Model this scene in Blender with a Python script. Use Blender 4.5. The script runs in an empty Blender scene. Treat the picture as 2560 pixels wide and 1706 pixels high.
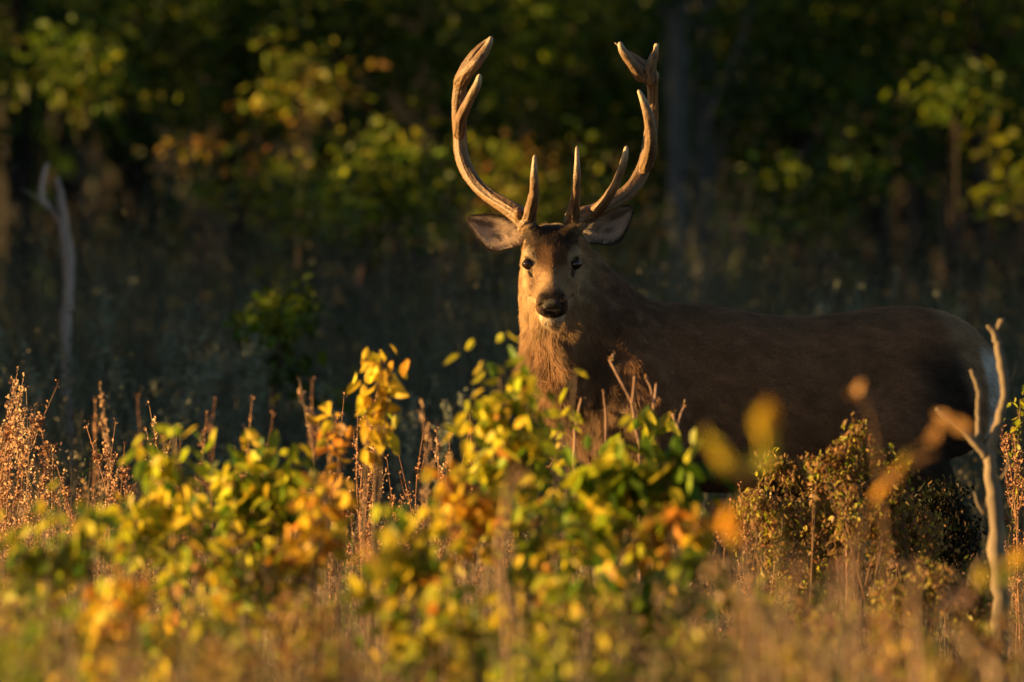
import bpy, math, random
import numpy as np
from mathutils import Vector, Matrix, Quaternion

SC = bpy.context.scene
COL = SC.collection
random.seed(7)
rng = np.random.default_rng(11)

# ------------------------------------------------------------------ camera
CAM_D = 40.0          # metres from the camera to the stag
CAM_H = 1.15
cam = bpy.data.cameras.new("camera")
cam_o = bpy.data.objects.new("camera", cam)
COL.objects.link(cam_o)
cam_o.location = (0, -CAM_D, CAM_H)
cam_o.rotation_euler = (math.radians(90), 0, 0)
cam.sensor_width = 36.0
cam.lens = 450.0
cam.clip_start = 0.5
cam.clip_end = 2000.0
cam.dof.use_dof = True
cam.dof.focus_distance = CAM_D - 0.12
cam.dof.aperture_fstop = 4.2
cam.dof.aperture_blades = 9
SC.camera = cam_o

# ------------------------------------------------------------------ light
SUN_EL = math.radians(5.5)
SUN_AZ = math.radians(-95.0)           # clockwise from +Y: low sun from the left
SUN_DIR = Vector((math.sin(SUN_AZ) * math.cos(SUN_EL), math.cos(SUN_AZ) * math.cos(SUN_EL), math.sin(SUN_EL)))
world = bpy.data.worlds.new("World")
SC.world = world
world.use_nodes = True
wn = world.node_tree
wn.nodes.clear()
sky = wn.nodes.new("ShaderNodeTexSky")
sky.sky_type = 'NISHITA'
sky.sun_disc = False
sky.sun_elevation = SUN_EL
sky.sun_rotation = SUN_AZ % (2 * math.pi)
sky.air_density = 0.85
sky.dust_density = 0.7
bg = wn.nodes.new("ShaderNodeBackground")
bg.inputs["Strength"].default_value = 0.05
wo = wn.nodes.new("ShaderNodeOutputWorld")
wn.links.new(sky.outputs[0], bg.inputs[0])
wn.links.new(bg.outputs[0], wo.inputs[0])
sun = bpy.data.lights.new("sun", 'SUN')
sun.energy = 5.0
sun.angle = math.radians(0.5)
sun.color = (1.0, 0.60, 0.20)
sun_o = bpy.data.objects.new("sun", sun)
COL.objects.link(sun_o)
sun_o.rotation_euler = (-SUN_DIR).to_track_quat('-Z', 'Y').to_euler()
sun_o.location = (-20, 0, 12)
SC.view_settings.view_transform = 'Standard'
SC.view_settings.look = 'None'
SC.view_settings.gamma = 1.0
SC.view_settings.use_curve_mapping = False
SC.view_settings.exposure = 1.78
SC.render.engine = 'CYCLES'
SC.cycles.max_bounces = 6
SC.cycles.diffuse_bounces = 3
SC.cycles.glossy_bounces = 2
SC.cycles.transmission_bounces = 3
SC.cycles.transparent_max_bounces = 4
SC.cycles.use_denoising = True


# ------------------------------------------------------------------ helpers
def P(px, py, d=CAM_D):
    """photo pixel (2560 wide) seen at d metres -> point of the place"""
    k = d / CAM_D / 800.0
    return Vector(((px - 1280) * k, d - CAM_D, CAM_H - (py - 853) * k))


def D(x, y, d=CAM_D):
    return P(x * 1.088, y * 1.088, d)


def tag(o, label=None, cat=None, group=None, kind=None):
    if label: o['label'] = label
    if cat: o['category'] = cat
    if group: o['group'] = group
    if kind: o['kind'] = kind
    return o


def empty(name, loc=(0, 0, 0)):
    o = bpy.data.objects.new(name, None)
    o.empty_display_size = 0.1
    COL.objects.link(o)
    o.location = loc
    return o


def mesh_np(name, V, F, smooth=True):
    """V (n,3), F (m,k) constant k, or a list of such arrays"""
    me = bpy.data.meshes.new(name)
    if not isinstance(F, (list, tuple)):
        F = [F]
    F = [np.asarray(f, dtype=np.int32) for f in F if len(f)]
    V = np.asarray(V, dtype=np.float32)
    me.vertices.add(len(V))
    me.vertices.foreach_set("co", V.ravel())
    loops = np.concatenate([f.ravel() for f in F])
    tot = np.concatenate([np.full(len(f), f.shape[1], dtype=np.int32) for f in F])
    start = np.concatenate([[0], np.cumsum(tot)[:-1]]).astype(np.int32)
    me.loops.add(len(loops))
    me.loops.foreach_set("vertex_index", loops)
    me.polygons.add(len(tot))
    me.polygons.foreach_set("loop_start", start)
    me.polygons.foreach_set("loop_total", tot)
    me.polygons.foreach_set("use_smooth", np.full(len(tot), smooth, dtype=bool))
    me.update(calc_edges=True)
    me.validate()
    return me


def vcol(me, C, name="tint"):
    a = me.color_attributes.new(name, 'FLOAT_COLOR', 'POINT')
    C = np.asarray(C, dtype=np.float32)
    if C.shape[1] == 3:
        C = np.concatenate([C, np.ones((len(C), 1), np.float32)], 1)
    a.data.foreach_set("color", C.ravel())


def link(name, me, mat=None, parent=None, loc=None):
    o = bpy.data.objects.new(name, me)
    COL.objects.link(o)
    if mat and not me.materials:
        me.materials.append(mat)
    if parent:
        o.parent = parent
        pl = parent.location.copy()
        q = parent
        while q.parent:
            q = q.parent
            pl += q.location
        o.location = (Vector(loc) - pl) if loc is not None else (-pl)
    elif loc is not None:
        o.location = loc
    return o


def tube(path, radii, nseg=6, flat=None, cap=True):
    """path (n,3), radii n or (n,2) -> V,F ; simple rotation-minimising frame"""
    path = np.asarray(path, float)
    n = len(path)
    radii = np.asarray(radii, float)
    if radii.ndim == 1:
        radii = np.stack([radii, radii], 1)
    T = np.gradient(path, axis=0)
    T /= np.linalg.norm(T, axis=1)[:, None] + 1e-12
    ref = np.array([0, -1.0, 0]) if abs(T[0][1]) < 0.9 else np.array([1.0, 0, 0])
    if flat is not None:
        ref = np.asarray(flat, float)
    V = []
    ang = np.linspace(0, 2 * np.pi, nseg, endpoint=False)
    u = ref - T[0] * ref.dot(T[0]); u /= np.linalg.norm(u)
    for i in range(n):
        u = u - T[i] * u.dot(T[i]); u /= np.linalg.norm(u) + 1e-12
        w = np.cross(T[i], u)
        V.append(path[i] + np.outer(np.cos(ang) * radii[i, 0], u) + np.outer(np.sin(ang) * radii[i, 1], w))
    V = np.concatenate(V)
    i = np.arange(n - 1)[:, None] * nseg
    j = np.arange(nseg)[None, :]
    j2 = (j + 1) % nseg
    F = np.stack([i + j, i + j2, i + nseg + j2, i + nseg + j], -1).reshape(-1, 4)
    Fs = [F]
    if cap:
        V = np.concatenate([V, path[:1], path[-1:]])
        a, b = n * nseg, n * nseg + 1
        jj = np.arange(nseg); j2 = (jj + 1) % nseg
        tri = np.concatenate([np.stack([j2, jj, np.full(nseg, a)], 1),
                              np.stack([(n - 1) * nseg + jj, (n - 1) * nseg + j2, np.full(nseg, b)], 1)])
        Fs.append(tri)
    return V, Fs


class Bag:
    """collects meshes of quads and tris, with a tint"""
    def __init__(s):
        s.V = []; s.Q = []; s.T = []; s.C = []; s.n = 0

    def add(s, V, F, c=None):
        V = np.asarray(V, float)
        if not isinstance(F, (list, tuple)): F = [F]
        for f in F:
            f = np.asarray(f)
            if len(f) == 0: continue
            (s.Q if f.shape[1] == 4 else s.T).append(f + s.n)
        s.V.append(V)
        if c is not None:
            c = np.asarray(c, float)
            if c.ndim == 1: c = np.tile(c, (len(V), 1))
            s.C.append(c)
        s.n += len(V)

    def mesh(s, name, smooth=True):
        F = []
        if s.Q: F.append(np.concatenate(s.Q))
        if s.T: F.append(np.concatenate(s.T))
        me = mesh_np(name, np.concatenate(s.V), F, smooth)
        if s.C: vcol(me, np.concatenate(s.C))
        return me


def spline(pts, n):
    """Catmull-Rom through pts (any width), n samples"""
    pts = np.asarray(pts, float)
    if len(pts) == 2:
        t = np.linspace(0, 1, n)[:, None]
        return pts[0] * (1 - t) + pts[1] * t
    p = np.concatenate([2 * pts[:1] - pts[1:2], pts, 2 * pts[-1:] - pts[-2:-1]])
    m = len(pts) - 1
    u = np.linspace(0, m, n)
    k = np.minimum(u.astype(int), m - 1)
    t = (u - k)[:, None]
    a, b, c, d = p[k], p[k + 1], p[k + 2], p[k + 3]
    return 0.5 * ((2 * b) + (-a + c) * t + (2 * a - 5 * b + 4 * c - d) * t ** 2 + (-a + 3 * b - 3 * c + d) * t ** 3)


def hashn(i, j, k, s=0):
    v = np.sin(i * 127.1 + j * 311.7 + k * 74.7 + s * 53.3) * 43758.5453
    return v - np.floor(v)


def vnoise(p, f=1.0, s=0):
    q = np.asarray(p, float) * f
    i = np.floor(q); t = q - i
    t = t * t * (3 - 2 * t)
    r = 0
    for a in (0, 1):
        for b in (0, 1):
            for c in (0, 1):
                w = (t[..., 0] if a else 1 - t[..., 0]) * (t[..., 1] if b else 1 - t[..., 1]) * (t[..., 2] if c else 1 - t[..., 2])
                r = r + w * hashn(i[..., 0] + a, i[..., 1] + b, i[..., 2] + c, s)
    return r


# ------------------------------------------------------------------ materials
def mat_new(name):
    m = bpy.data.materials.new(name)
    m.use_nodes = True
    nt = m.node_tree
    b = nt.nodes["Principled BSDF"]
    return m, nt, b, nt.nodes["Material Output"]


def node(nt, t, **kw):
    n = nt.nodes.new(t)
    for k, v in kw.items():
        if k in n.inputs: n.inputs[k].default_value = v
        else: setattr(n, k, v)
    return n


def tint_src(nt, src):
    if src == 'attr':
        return node(nt, "ShaderNodeAttribute", attribute_name="tint").outputs["Color"]
    if src == 'object':
        return node(nt, "ShaderNodeObjectInfo").outputs["Color"]
    r = node(nt, "ShaderNodeRGB"); r.outputs[0].default_value = (*src, 1)
    return r.outputs[0]


def surf_mat(name, src, rough=0.8, noise=None, bump=0.0, bump_scale=60, spec=0.3, stretch=(1, 1, 1)):
    m, nt, b, out = mat_new(name)
    L = nt.links
    c = tint_src(nt, src)
    tc = node(nt, "ShaderNodeTexCoord")
    mp = node(nt, "ShaderNodeMapping"); mp.inputs["Scale"].default_value = stretch
    L.new(tc.outputs["Object"], mp.inputs[0])
    if noise:
        n = node(nt, "ShaderNodeTexNoise"); n.inputs["Scale"].default_value = noise[0]; n.inputs["Detail"].default_value = 5
        L.new(mp.outputs[0], n.inputs["Vector"])
        r = node(nt, "ShaderNodeMapRange"); r.inputs["From Min"].default_value = .3; r.inputs["From Max"].default_value = .7
        r.inputs["To Min"].default_value = noise[1]; r.inputs["To Max"].default_value = noise[2]
        L.new(n.outputs[0], r.inputs[0])
        mx = node(nt, "ShaderNodeVectorMath", operation='SCALE')
        L.new(c, mx.inputs[0]); L.new(r.outputs[0], mx.inputs["Scale"])
        c = mx.outputs[0]
    L.new(c, b.inputs["Base Color"])
    b.inputs["Roughness"].default_value = rough
    b.inputs["Specular IOR Level"].default_value = spec
    if bump:
        n2 = node(nt, "ShaderNodeTexNoise"); n2.inputs["Scale"].default_value = bump_scale; n2.inputs["Detail"].default_value = 6
        L.new(mp.outputs[0], n2.inputs["Vector"])
        bp = node(nt, "ShaderNodeBump"); bp.inputs["Strength"].default_value = bump; bp.inputs["Distance"].default_value = 0.01
        L.new(n2.outputs[0], bp.inputs["Height"]); L.new(bp.outputs[0], b.inputs["Normal"])
    return m


def leaf_mat(name, src, trans=0.5, rough=0.45, gain=1.0, nsc=45, lo=.72, hi=1.2):
    """thin leaf: reflects and lets light through"""
    m, nt, b, out = mat_new(name)
    L = nt.links
    c = tint_src(nt, src)
    tc = node(nt, "ShaderNodeTexCoord")
    n = node(nt, "ShaderNodeTexNoise"); n.inputs["Scale"].default_value = nsc; n.inputs["Detail"].default_value = 4
    L.new(tc.outputs["Object"], n.inputs["Vector"])
    r = node(nt, "ShaderNodeMapRange"); r.inputs["From Min"].default_value = .3; r.inputs["From Max"].default_value = .7
    r.inputs["To Min"].default_value = lo * gain; r.inputs["To Max"].default_value = hi * gain
    L.new(n.outputs[0], r.inputs[0])
    mx = node(nt, "ShaderNodeVectorMath", operation='SCALE')
    L.new(c, mx.inputs[0]); L.new(r.outputs[0], mx.inputs["Scale"])
    L.new(mx.outputs[0], b.inputs["Base Color"])
    b.inputs["Roughness"].default_value = rough
    b.inputs["Specular IOR Level"].default_value = 0.25
    t = node(nt, "ShaderNodeBsdfTranslucent")
    L.new(mx.outputs[0], t.inputs["Color"])
    ms = node(nt, "ShaderNodeMixShader"); ms.inputs[0].default_value = trans
    L.new(b.outputs[0], ms.inputs[1]); L.new(t.outputs[0], ms.inputs[2])
    L.new(ms.outputs[0], out.inputs["Surface"])
    return m
# ================================================================== THE STAG
# ---- implicit surface tools
class Field:
    def __init__(s, xs, ys, zs, k=0.03):
        s.a = (np.asarray(xs, np.float32), np.asarray(ys, np.float32), np.asarray(zs, np.float32))
        s.F = np.full((len(xs), len(ys), len(zs)), 1.0, np.float32)
        s.k = k

    def win(s, lo, hi):
        sl = []
        for a, l, h in zip(s.a, lo, hi):
            sl.append(slice(max(0, np.searchsorted(a, l) - 1), min(len(a), np.searchsorted(a, h) + 1)))
        g = np.meshgrid(*[a[q] for a, q in zip(s.a, sl)], indexing='ij')
        return tuple(sl), g

    def union(s, sl, f, k=None):
        k = s.k if k is None else k
        a = s.F[sl]
        h = np.clip(k - np.abs(a - f), 0, None) / k
        s.F[sl] = np.minimum(a, f) - h * h * k * 0.25

    def cut(s, sl, f, k=0.01):
        a = s.F[sl]; b = -f
        h = np.clip(k - np.abs(a - b), 0, None) / k
        s.F[sl] = np.maximum(a, b) + h * h * k * 0.25

    def cone(s, p0, p1, r0, r1, k=None, cut=False):
        p0 = np.array(p0, float); p1 = np.array(p1, float)
        m = max(r0, r1) + (k or s.k) * 1.5 + .01
        sl, (X, Y, Z) = s.win(np.minimum(p0, p1) - m, np.maximum(p0, p1) + m)
        if X.size == 0: return
        d = p1 - p0
        t = ((X - p0[0]) * d[0] + (Y - p0[1]) * d[1] + (Z - p0[2]) * d[2]) / (d.dot(d) + 1e-12)
        t = np.clip(t, 0, 1)
        f = np.sqrt((X - p0[0] - t * d[0]) ** 2 + (Y - p0[1] - t * d[1]) ** 2 + (Z - p0[2] - t * d[2]) ** 2) - (r0 + (r1 - r0) * t)
        (s.cut if cut else s.union)(sl, f.astype(np.float32), *( [k] if k else []))

    def chain(s, pts, rs, k=None):
        for i in range(len(pts) - 1):
            s.cone(pts[i], pts[i + 1], rs[i], rs[i + 1], k)

    def ell(s, c, R, M=None, k=None, cut=False):
        """ellipsoid with radii R along the rows of M"""
        c = np.array(c, float); R = np.array(R, float)
        M = np.eye(3) if M is None else np.array(M, float)
        m = R.max() + (k or s.k) * 1.5 + .01
        sl, (X, Y, Z) = s.win(c - m, c + m)
        if X.size == 0: return
        q = 0
        for i in range(3):
            u = ((X - c[0]) * M[i, 0] + (Y - c[1]) * M[i, 1] + (Z - c[2]) * M[i, 2]) / R[i]
            q = q + u * u
        f = (np.sqrt(q) - 1) * R.min()
        (s.cut if cut else s.union)(sl, f.astype(np.float32), *( [k] if k else []))

    def mesh(s):
        F = s.F
        nx, ny, nz = F.shape
        S = F < 0
        c = np.zeros((nx - 1, ny - 1, nz - 1), np.int8)
        offs = [(i, j, k) for i in (0, 1) for j in (0, 1) for k in (0, 1)]
        for i, j, k in offs:
            c += S[i:nx - 1 + i, j:ny - 1 + j, k:nz - 1 + k]
        act = (c > 0) & (c < 8)
        idx = np.argwhere(act)
        num = np.full(act.shape, -1, np.int32)
        num[act] = np.arange(len(idx))
        P_ = np.zeros((len(idx), 3)); cnt = np.zeros(len(idx))
        for a in offs:
            for ax in range(3):
                if a[ax]: continue
                b = list(a); b[ax] = 1
                fa = F[idx[:, 0] + a[0], idx[:, 1] + a[1], idx[:, 2] + a[2]]
                fb = F[idx[:, 0] + b[0], idx[:, 1] + b[1], idx[:, 2] + b[2]]
                x = (fa < 0) != (fb < 0)
                t = np.where(x, fa / np.where(x, fa - fb, 1), 0)
                for q in range(3):
                    g = s.a[q]
                    va = g[idx[:, q] + a[q]]
                    if q == ax: va = va + t * (g[idx[:, q] + 1] - g[idx[:, q]])
                    P_[:, q] += np.where(x, va, 0)
                cnt += x
        V = P_ / cnt[:, None]
        Q = []
        for ax in range(3):
            u, v = (ax + 1) % 3, (ax + 2) % 3
            lo = [slice(None)] * 3; hi = [slice(None)] * 3
            lo[ax] = slice(0, -1); hi[ax] = slice(1, None)
            A = S[tuple(lo)]; B = S[tuple(hi)]
            e = np.argwhere(A != B)
            ok = np.ones(len(e), bool)
            for q in (u, v):
                ok &= (e[:, q] > 0) & (e[:, q] < F.shape[q] - 1)
            e = e[ok]
            inside = S[e[:, 0], e[:, 1], e[:, 2]]
            def cell(du, dv):
                w = e.copy(); w[:, u] += du; w[:, v] += dv
                return num[w[:, 0], w[:, 1], w[:, 2]]
            q4 = np.stack([cell(-1, -1), cell(0, -1), cell(0, 0), cell(-1, 0)], 1)
            q4[~inside] = q4[~inside][:, ::-1]
            Q.append(q4)
        return V, np.concatenate(Q)


def smooth_mesh(V, Q, it=2, lam=0.5):
    for _ in range(it):
        A = np.zeros_like(V); n = np.zeros(len(V))
        for a, b in ((0, 1), (1, 2), (2, 3), (3, 0)):
            np.add.at(A, Q[:, a], V[Q[:, b]]); np.add.at(n, Q[:, a], 1)
            np.add.at(A, Q[:, b], V[Q[:, a]]); np.add.at(n, Q[:, b], 1)
        V = V + lam * (A / n[:, None] - V)
    return V


def vnormals(V, Q):
    n = np.cross(V[Q[:, 2]] - V[Q[:, 0]], V[Q[:, 3]] - V[Q[:, 1]])
    N = np.zeros_like(V)
    for i in range(4): np.add.at(N, Q[:, i], n)
    return N / (np.linalg.norm(N, axis=1)[:, None] + 1e-12)


def axis_var(lo, hi, segs, coarse):
    """grid line positions: coarse step, finer inside segs [(a,b,step)]"""
    x = lo; out = []
    while x < hi:
        out.append(x)
        st = coarse
        for a, b, q in segs:
            if a <= x <= b: st = min(st, q)
        x += st
    return np.array(out)


# ---- frames
TH = math.radians(14)
Bd = np.array([math.cos(TH), math.sin(TH), 0.0])       # towards the rump
Wd = np.array([math.sin(TH), -math.cos(TH), 0.0])      # towards the flank in view
BO = np.array([0.275, 0.06, 0.0])
SX = .96
def body_pt(s, w, z): return BO + Bd * s * SX + Wd * w + np.array([0, 0, z])
HO = np.array([0.124, -0.05, 1.45])
Ha = np.array([0.0, -0.815, -0.58]); Ha /= np.linalg.norm(Ha)
Hn = np.array([0.0, -0.58, 0.815]); Hn /= np.linalg.norm(Hn)
def head_pt(x, t, h): return HO + np.array([x, 0, 0]) + Ha * t + Hn * h

fld = Field(axis_var(-0.12, 1.72, [(-0.02, 0.27, 0.0042)], 0.011),
            axis_var(-0.52, 0.95, [(-0.52, 0.06, 0.0045)], 0.012),
            axis_var(0.0, 1.68, [(1.12, 1.60, 0.0042)], 0.011), k=0.05)

# ---- trunk as one loft along the body axis
TS = np.array([-.10, -.04, .04, .14, .26, .37, .49, .60, .71, .83, .94, 1.05, 1.15, 1.22, 1.28, 1.33])
TT = np.array([1.17, 1.22, 1.255, 1.265, 1.268, 1.262, 1.240, 1.226, 1.224, 1.238, 1.252, 1.258, 1.245, 1.220, 1.18, 1.10])
TB = np.array([.95, .86, .77, .71, .685, .675, .680, .69, .705, .73, .77, .80, .80, .80, .82, .90])
TW = np.array([.09, .14, .175, .20, .212, .224, .232, .234, .228, .216, .205, .20, .19, .165, .13, .06])
sl, (X, Y, Z) = fld.win((-0.1, -0.3, .55), (1.72, .95, 1.4))
s_ = ((X - BO[0]) * Bd[0] + (Y - BO[1]) * Bd[1]) / SX
w_ = (X - BO[0]) * Wd[0] + (Y - BO[1]) * Wd[1]
fs = np.linspace(TS[0], TS[-1], 300)
sm = lambda a: np.convolve(np.pad(np.interp(fs, TS, a), 9, mode='edge'), np.ones(19) / 19, 'valid')
top = np.interp(s_, fs, sm(TT)); bot = np.interp(s_, fs, sm(TB)); wid = np.interp(s_, fs, sm(TW))
hc = (top + bot) / 2; hh = (top - bot) / 2
wz = np.clip((Z - hc) / hh, -1, 1)
wid = wid * (1 - 0.22 * np.clip(wz, 0, 1) ** 2)         # slimmer towards the spine
q = (np.abs(w_ / wid) ** 2.3 + np.abs((Z - hc) / hh) ** 2.3) ** (1 / 2.3)
f = (q - 1) * np.minimum(wid, hh) * 0.95
over = np.maximum(np.maximum(TS[0] - s_, s_ - TS[-1]), 0)
f = np.sqrt(np.maximum(f, 0) ** 2 + over ** 2) + np.minimum(f, 0)
fld.union(sl, np.where(over > 0, np.maximum(f, over), f).astype(np.float32))
del X, Y, Z, s_, w_, top, bot, wid, hc, hh, wz, q, f, over

# ---- neck, mane, shoulders
def NP(px, py, y): 
    p = P(px, py); return (p.x, y, p.z)
def nell(px, py, y, rx, ry, rz, k=0.05): fld.ell(NP(px, py, y), (rx, ry, rz), k=k)
for (a, b, ra, rb) in [((1385, 640, .05), (1420, 730, .06), .098, .135),
                       ((1420, 730, .06), (1462, 830, .06), .135, .175),
                       ((1462, 830, .06), (1520, 925, .09), .175, .215),
                       ((1432, 700, .12), (1550, 868, .14), .072, .155)]:
    fld.cone(NP(*a), NP(*b), ra, rb, k=.06)
nell(1402, 880, -.03, .095, .12, .16)                    # mane down the throat
nell(1425, 960, .0, .085, .11, .10)
nell(1380, 760, -.01, .08, .11, .11)
for sd in (1, -1):
    fld.ell(body_pt(.11, .140 * sd, .99), (.11, .112, .20), [Bd * .94 + np.array([0, 0, .34]), Wd, np.cross(Bd, Wd)], k=.035)   # shoulder blade
    fld.ell(body_pt(.03, .13 * sd, .87), (.085, .075, .085), k=.05)  # point of the shoulder
    # forelegs
    L = [body_pt(.10, .14 * sd, .92), body_pt(.19, .15 * sd, .74), body_pt(.16, .135 * sd, .56), body_pt(.13, .13 * sd, .42),
         body_pt(.135, .13 * sd, .28), body_pt(.14, .13 * sd, .14), body_pt(.11, .13 * sd, .055)]
    fld.chain(L, [.115, .082, .045, .037, .024, .027, .027], k=.03)
    # thighs and hind legs
    fld.ell(body_pt(1.12, .125 * sd, .99), (.18, .10, .21), [Bd, Wd, np.array([0, 0, 1.])], k=.04)
    L = [body_pt(1.10, .12 * sd, .98), body_pt(.91, .215 * sd, .845), body_pt(1.06, .14 * sd, .70), body_pt(1.20, .13 * sd, .52),
         body_pt(1.155, .13 * sd, .34), body_pt(1.13, .13 * sd, .15), body_pt(1.09, .13 * sd, .055)]
    fld.chain(L, [.160, .122, .085, .040, .026, .028, .027], k=.035)
fld.chain([body_pt(.62, 0, .70), body_pt(.74, 0, .685)], [.045, .035], k=.03)      # sheath
fld.chain([body_pt(1.27, 0, 1.13), body_pt(1.315, .0, 1.06), body_pt(1.33, 0, .95)], [.035, .030, .020], k=.015)

# ---- head
HT = np.array([-.03, .02, .07, .13, .19, .235, .28, .315, .336, .345])
HU = np.array([.055, .078, .084, .080, .066, .050, .044, .040, .031, .018])
HB = np.array([-.08, -.10, -.105, -.095, -.088, -.072, -.060, -.052, -.040, -.022])
HW = np.array([.072, .083, .087, .084, .071, .056, .045, .045, .039, .027])
sl, (X, Y, Z) = fld.win((-.05, -.52, 1.1), (.30, .12, 1.62))
dx = X - HO[0]; dy = Y - HO[1]; dz = Z - HO[2]
t_ = dy * Ha[1] + dz * Ha[2]; h_ = dy * Hn[1] + dz * Hn[2]
fs = np.linspace(HT[0], HT[-1], 200)
sm = lambda a: np.convolve(np.pad(np.interp(fs, HT, a), 5, mode='edge'), np.ones(11) / 11, 'valid')
up = np.interp(t_, fs, sm(HU)); dn = np.interp(t_, fs, sm(HB)); wd = np.interp(t_, fs, sm(HW))
hc = (up + dn) / 2; hh = (up - dn) / 2
wdd = wd * np.where(h_ < hc, 1 - .18 * np.clip((hc - h_) / hh, 0, 1), 1 - .10 * np.clip((h_ - hc) / hh, 0, 1))
ex = 2.4 - .95 * np.clip((h_ - hc) / hh, 0, 1) ** .5 * np.clip((t_ - .10) / .05, 0, 1) * np.clip((.30 - t_) / .05, 0, 1)
q = (np.abs(dx / wdd) ** ex + np.abs((h_ - hc) / hh) ** ex) ** (1 / ex)
f = (q - 1) * np.minimum(wdd, hh)
over = np.maximum(np.maximum(HT[0] - t_, t_ - HT[-1]), 0)
f = np.where(over > 0, np.maximum(np.sqrt(np.maximum(f, 0) ** 2 + over ** 2), over), f)
fld.union(sl, f.astype(np.float32), .035)
del X, Y, Z, dx, dy, dz, t_, h_, up, dn, wd, wdd, q, f, over, hc, hh
HM = np.array([[1, 0, 0], Ha, Hn])
for sd in (-1, 1):
    hp = lambda x, t, h: head_pt(x * sd, t, h)
    fld.ell(hp(.066, .120, .050), (.018, .028, .014), HM, k=.035)     # brow
    fld.ell(hp(.070, .195, -.006), (.014, .050, .020), HM, k=.035)       # cheek bone
    fld.cone(hp(.050, .045, .060), hp(.076, .005, .078), .026, .024, k=.022)   # pedicle
    fld.ell(hp(.084, .157, .040), (.016, .023, .018), HM, k=.008, cut=True)  # socket
    fld.cone(hp(.069, .178, .022), hp(.058, .205, .022), .0035, .002, k=.008, cut=True)   # tear groove
    fld.ell(hp(.030, .319, .012), (.017, .024, .022), HM, k=.012)     # nostril wing
    fld.cone(hp(.024, .353, .020), hp(.038, .331, .002), .0095, .007, k=.004, cut=True)  # nostril
    fld.ell(hp(.031, .308, -.020), (.018, .030, .018), HM, k=.014)    # upper lip
    fld.cone(hp(.02, .342, -.037), hp(.054, .292, -.041), .0035, .0035, k=.005, cut=True)   # mouth line
    fld.cone(hp(.0, .346, -.037), hp(.02, .342, -.037), .0035, .0035, k=.005, cut=True)
fld.ell(head_pt(0, .327, .016), (.032, .018, .019), HM, k=.012)       # nose pad
fld.cone(head_pt(0, .356, .004), head_pt(0, .349, -.03), .0025, .0025, k=.005, cut=True)
fld.ell(head_pt(0, .298, -.060), (.031, .036, .020), HM, k=.010)      # chin
fld.chain([head_pt(0, .30, -.052), head_pt(0, .18, -.085)], [.026, .045], k=.03)
V, Q = fld.mesh()
V = smooth_mesh(V, Q, 1, .5)
inhead = np.linalg.norm((V - head_pt(0, .2, 0)), axis=1) < .26
V2 = smooth_mesh(V, Q, 5, .5)
V = np.where(inhead[:, None], V, V2)
N = vnormals(V, Q)
del fld


def sstep(a, b, x):
    t = np.clip((x - a) / (b - a), 0, 1)
    return t * t * (3 - 2 * t)


def mix(a, b, w):
    return a * (1 - w[:, None]) + np.asarray(b) * w[:, None]


def head_co(p):
    d = p - HO
    return d[:, 0], d @ Ha, d @ Hn


def head_mask(p):
    """1 on the head, fading out over the jaw and the nape"""
    x, t, h = head_co(p)
    up = np.interp(t, HT, HU); dn = np.interp(t, HT, HB); wd = np.interp(t, HT, HW)
    hc = (up + dn) / 2; hh = (up - dn) / 2
    q = np.sqrt((x / wd) ** 2 + ((h - hc) / hh) ** 2)
    q = q + 3.0 * (vnoise(p, 60, 31) - .5) * .15
    return sstep(1.75, 1.15, q) * sstep(-.07, .02, t) * (t < .40)


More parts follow.
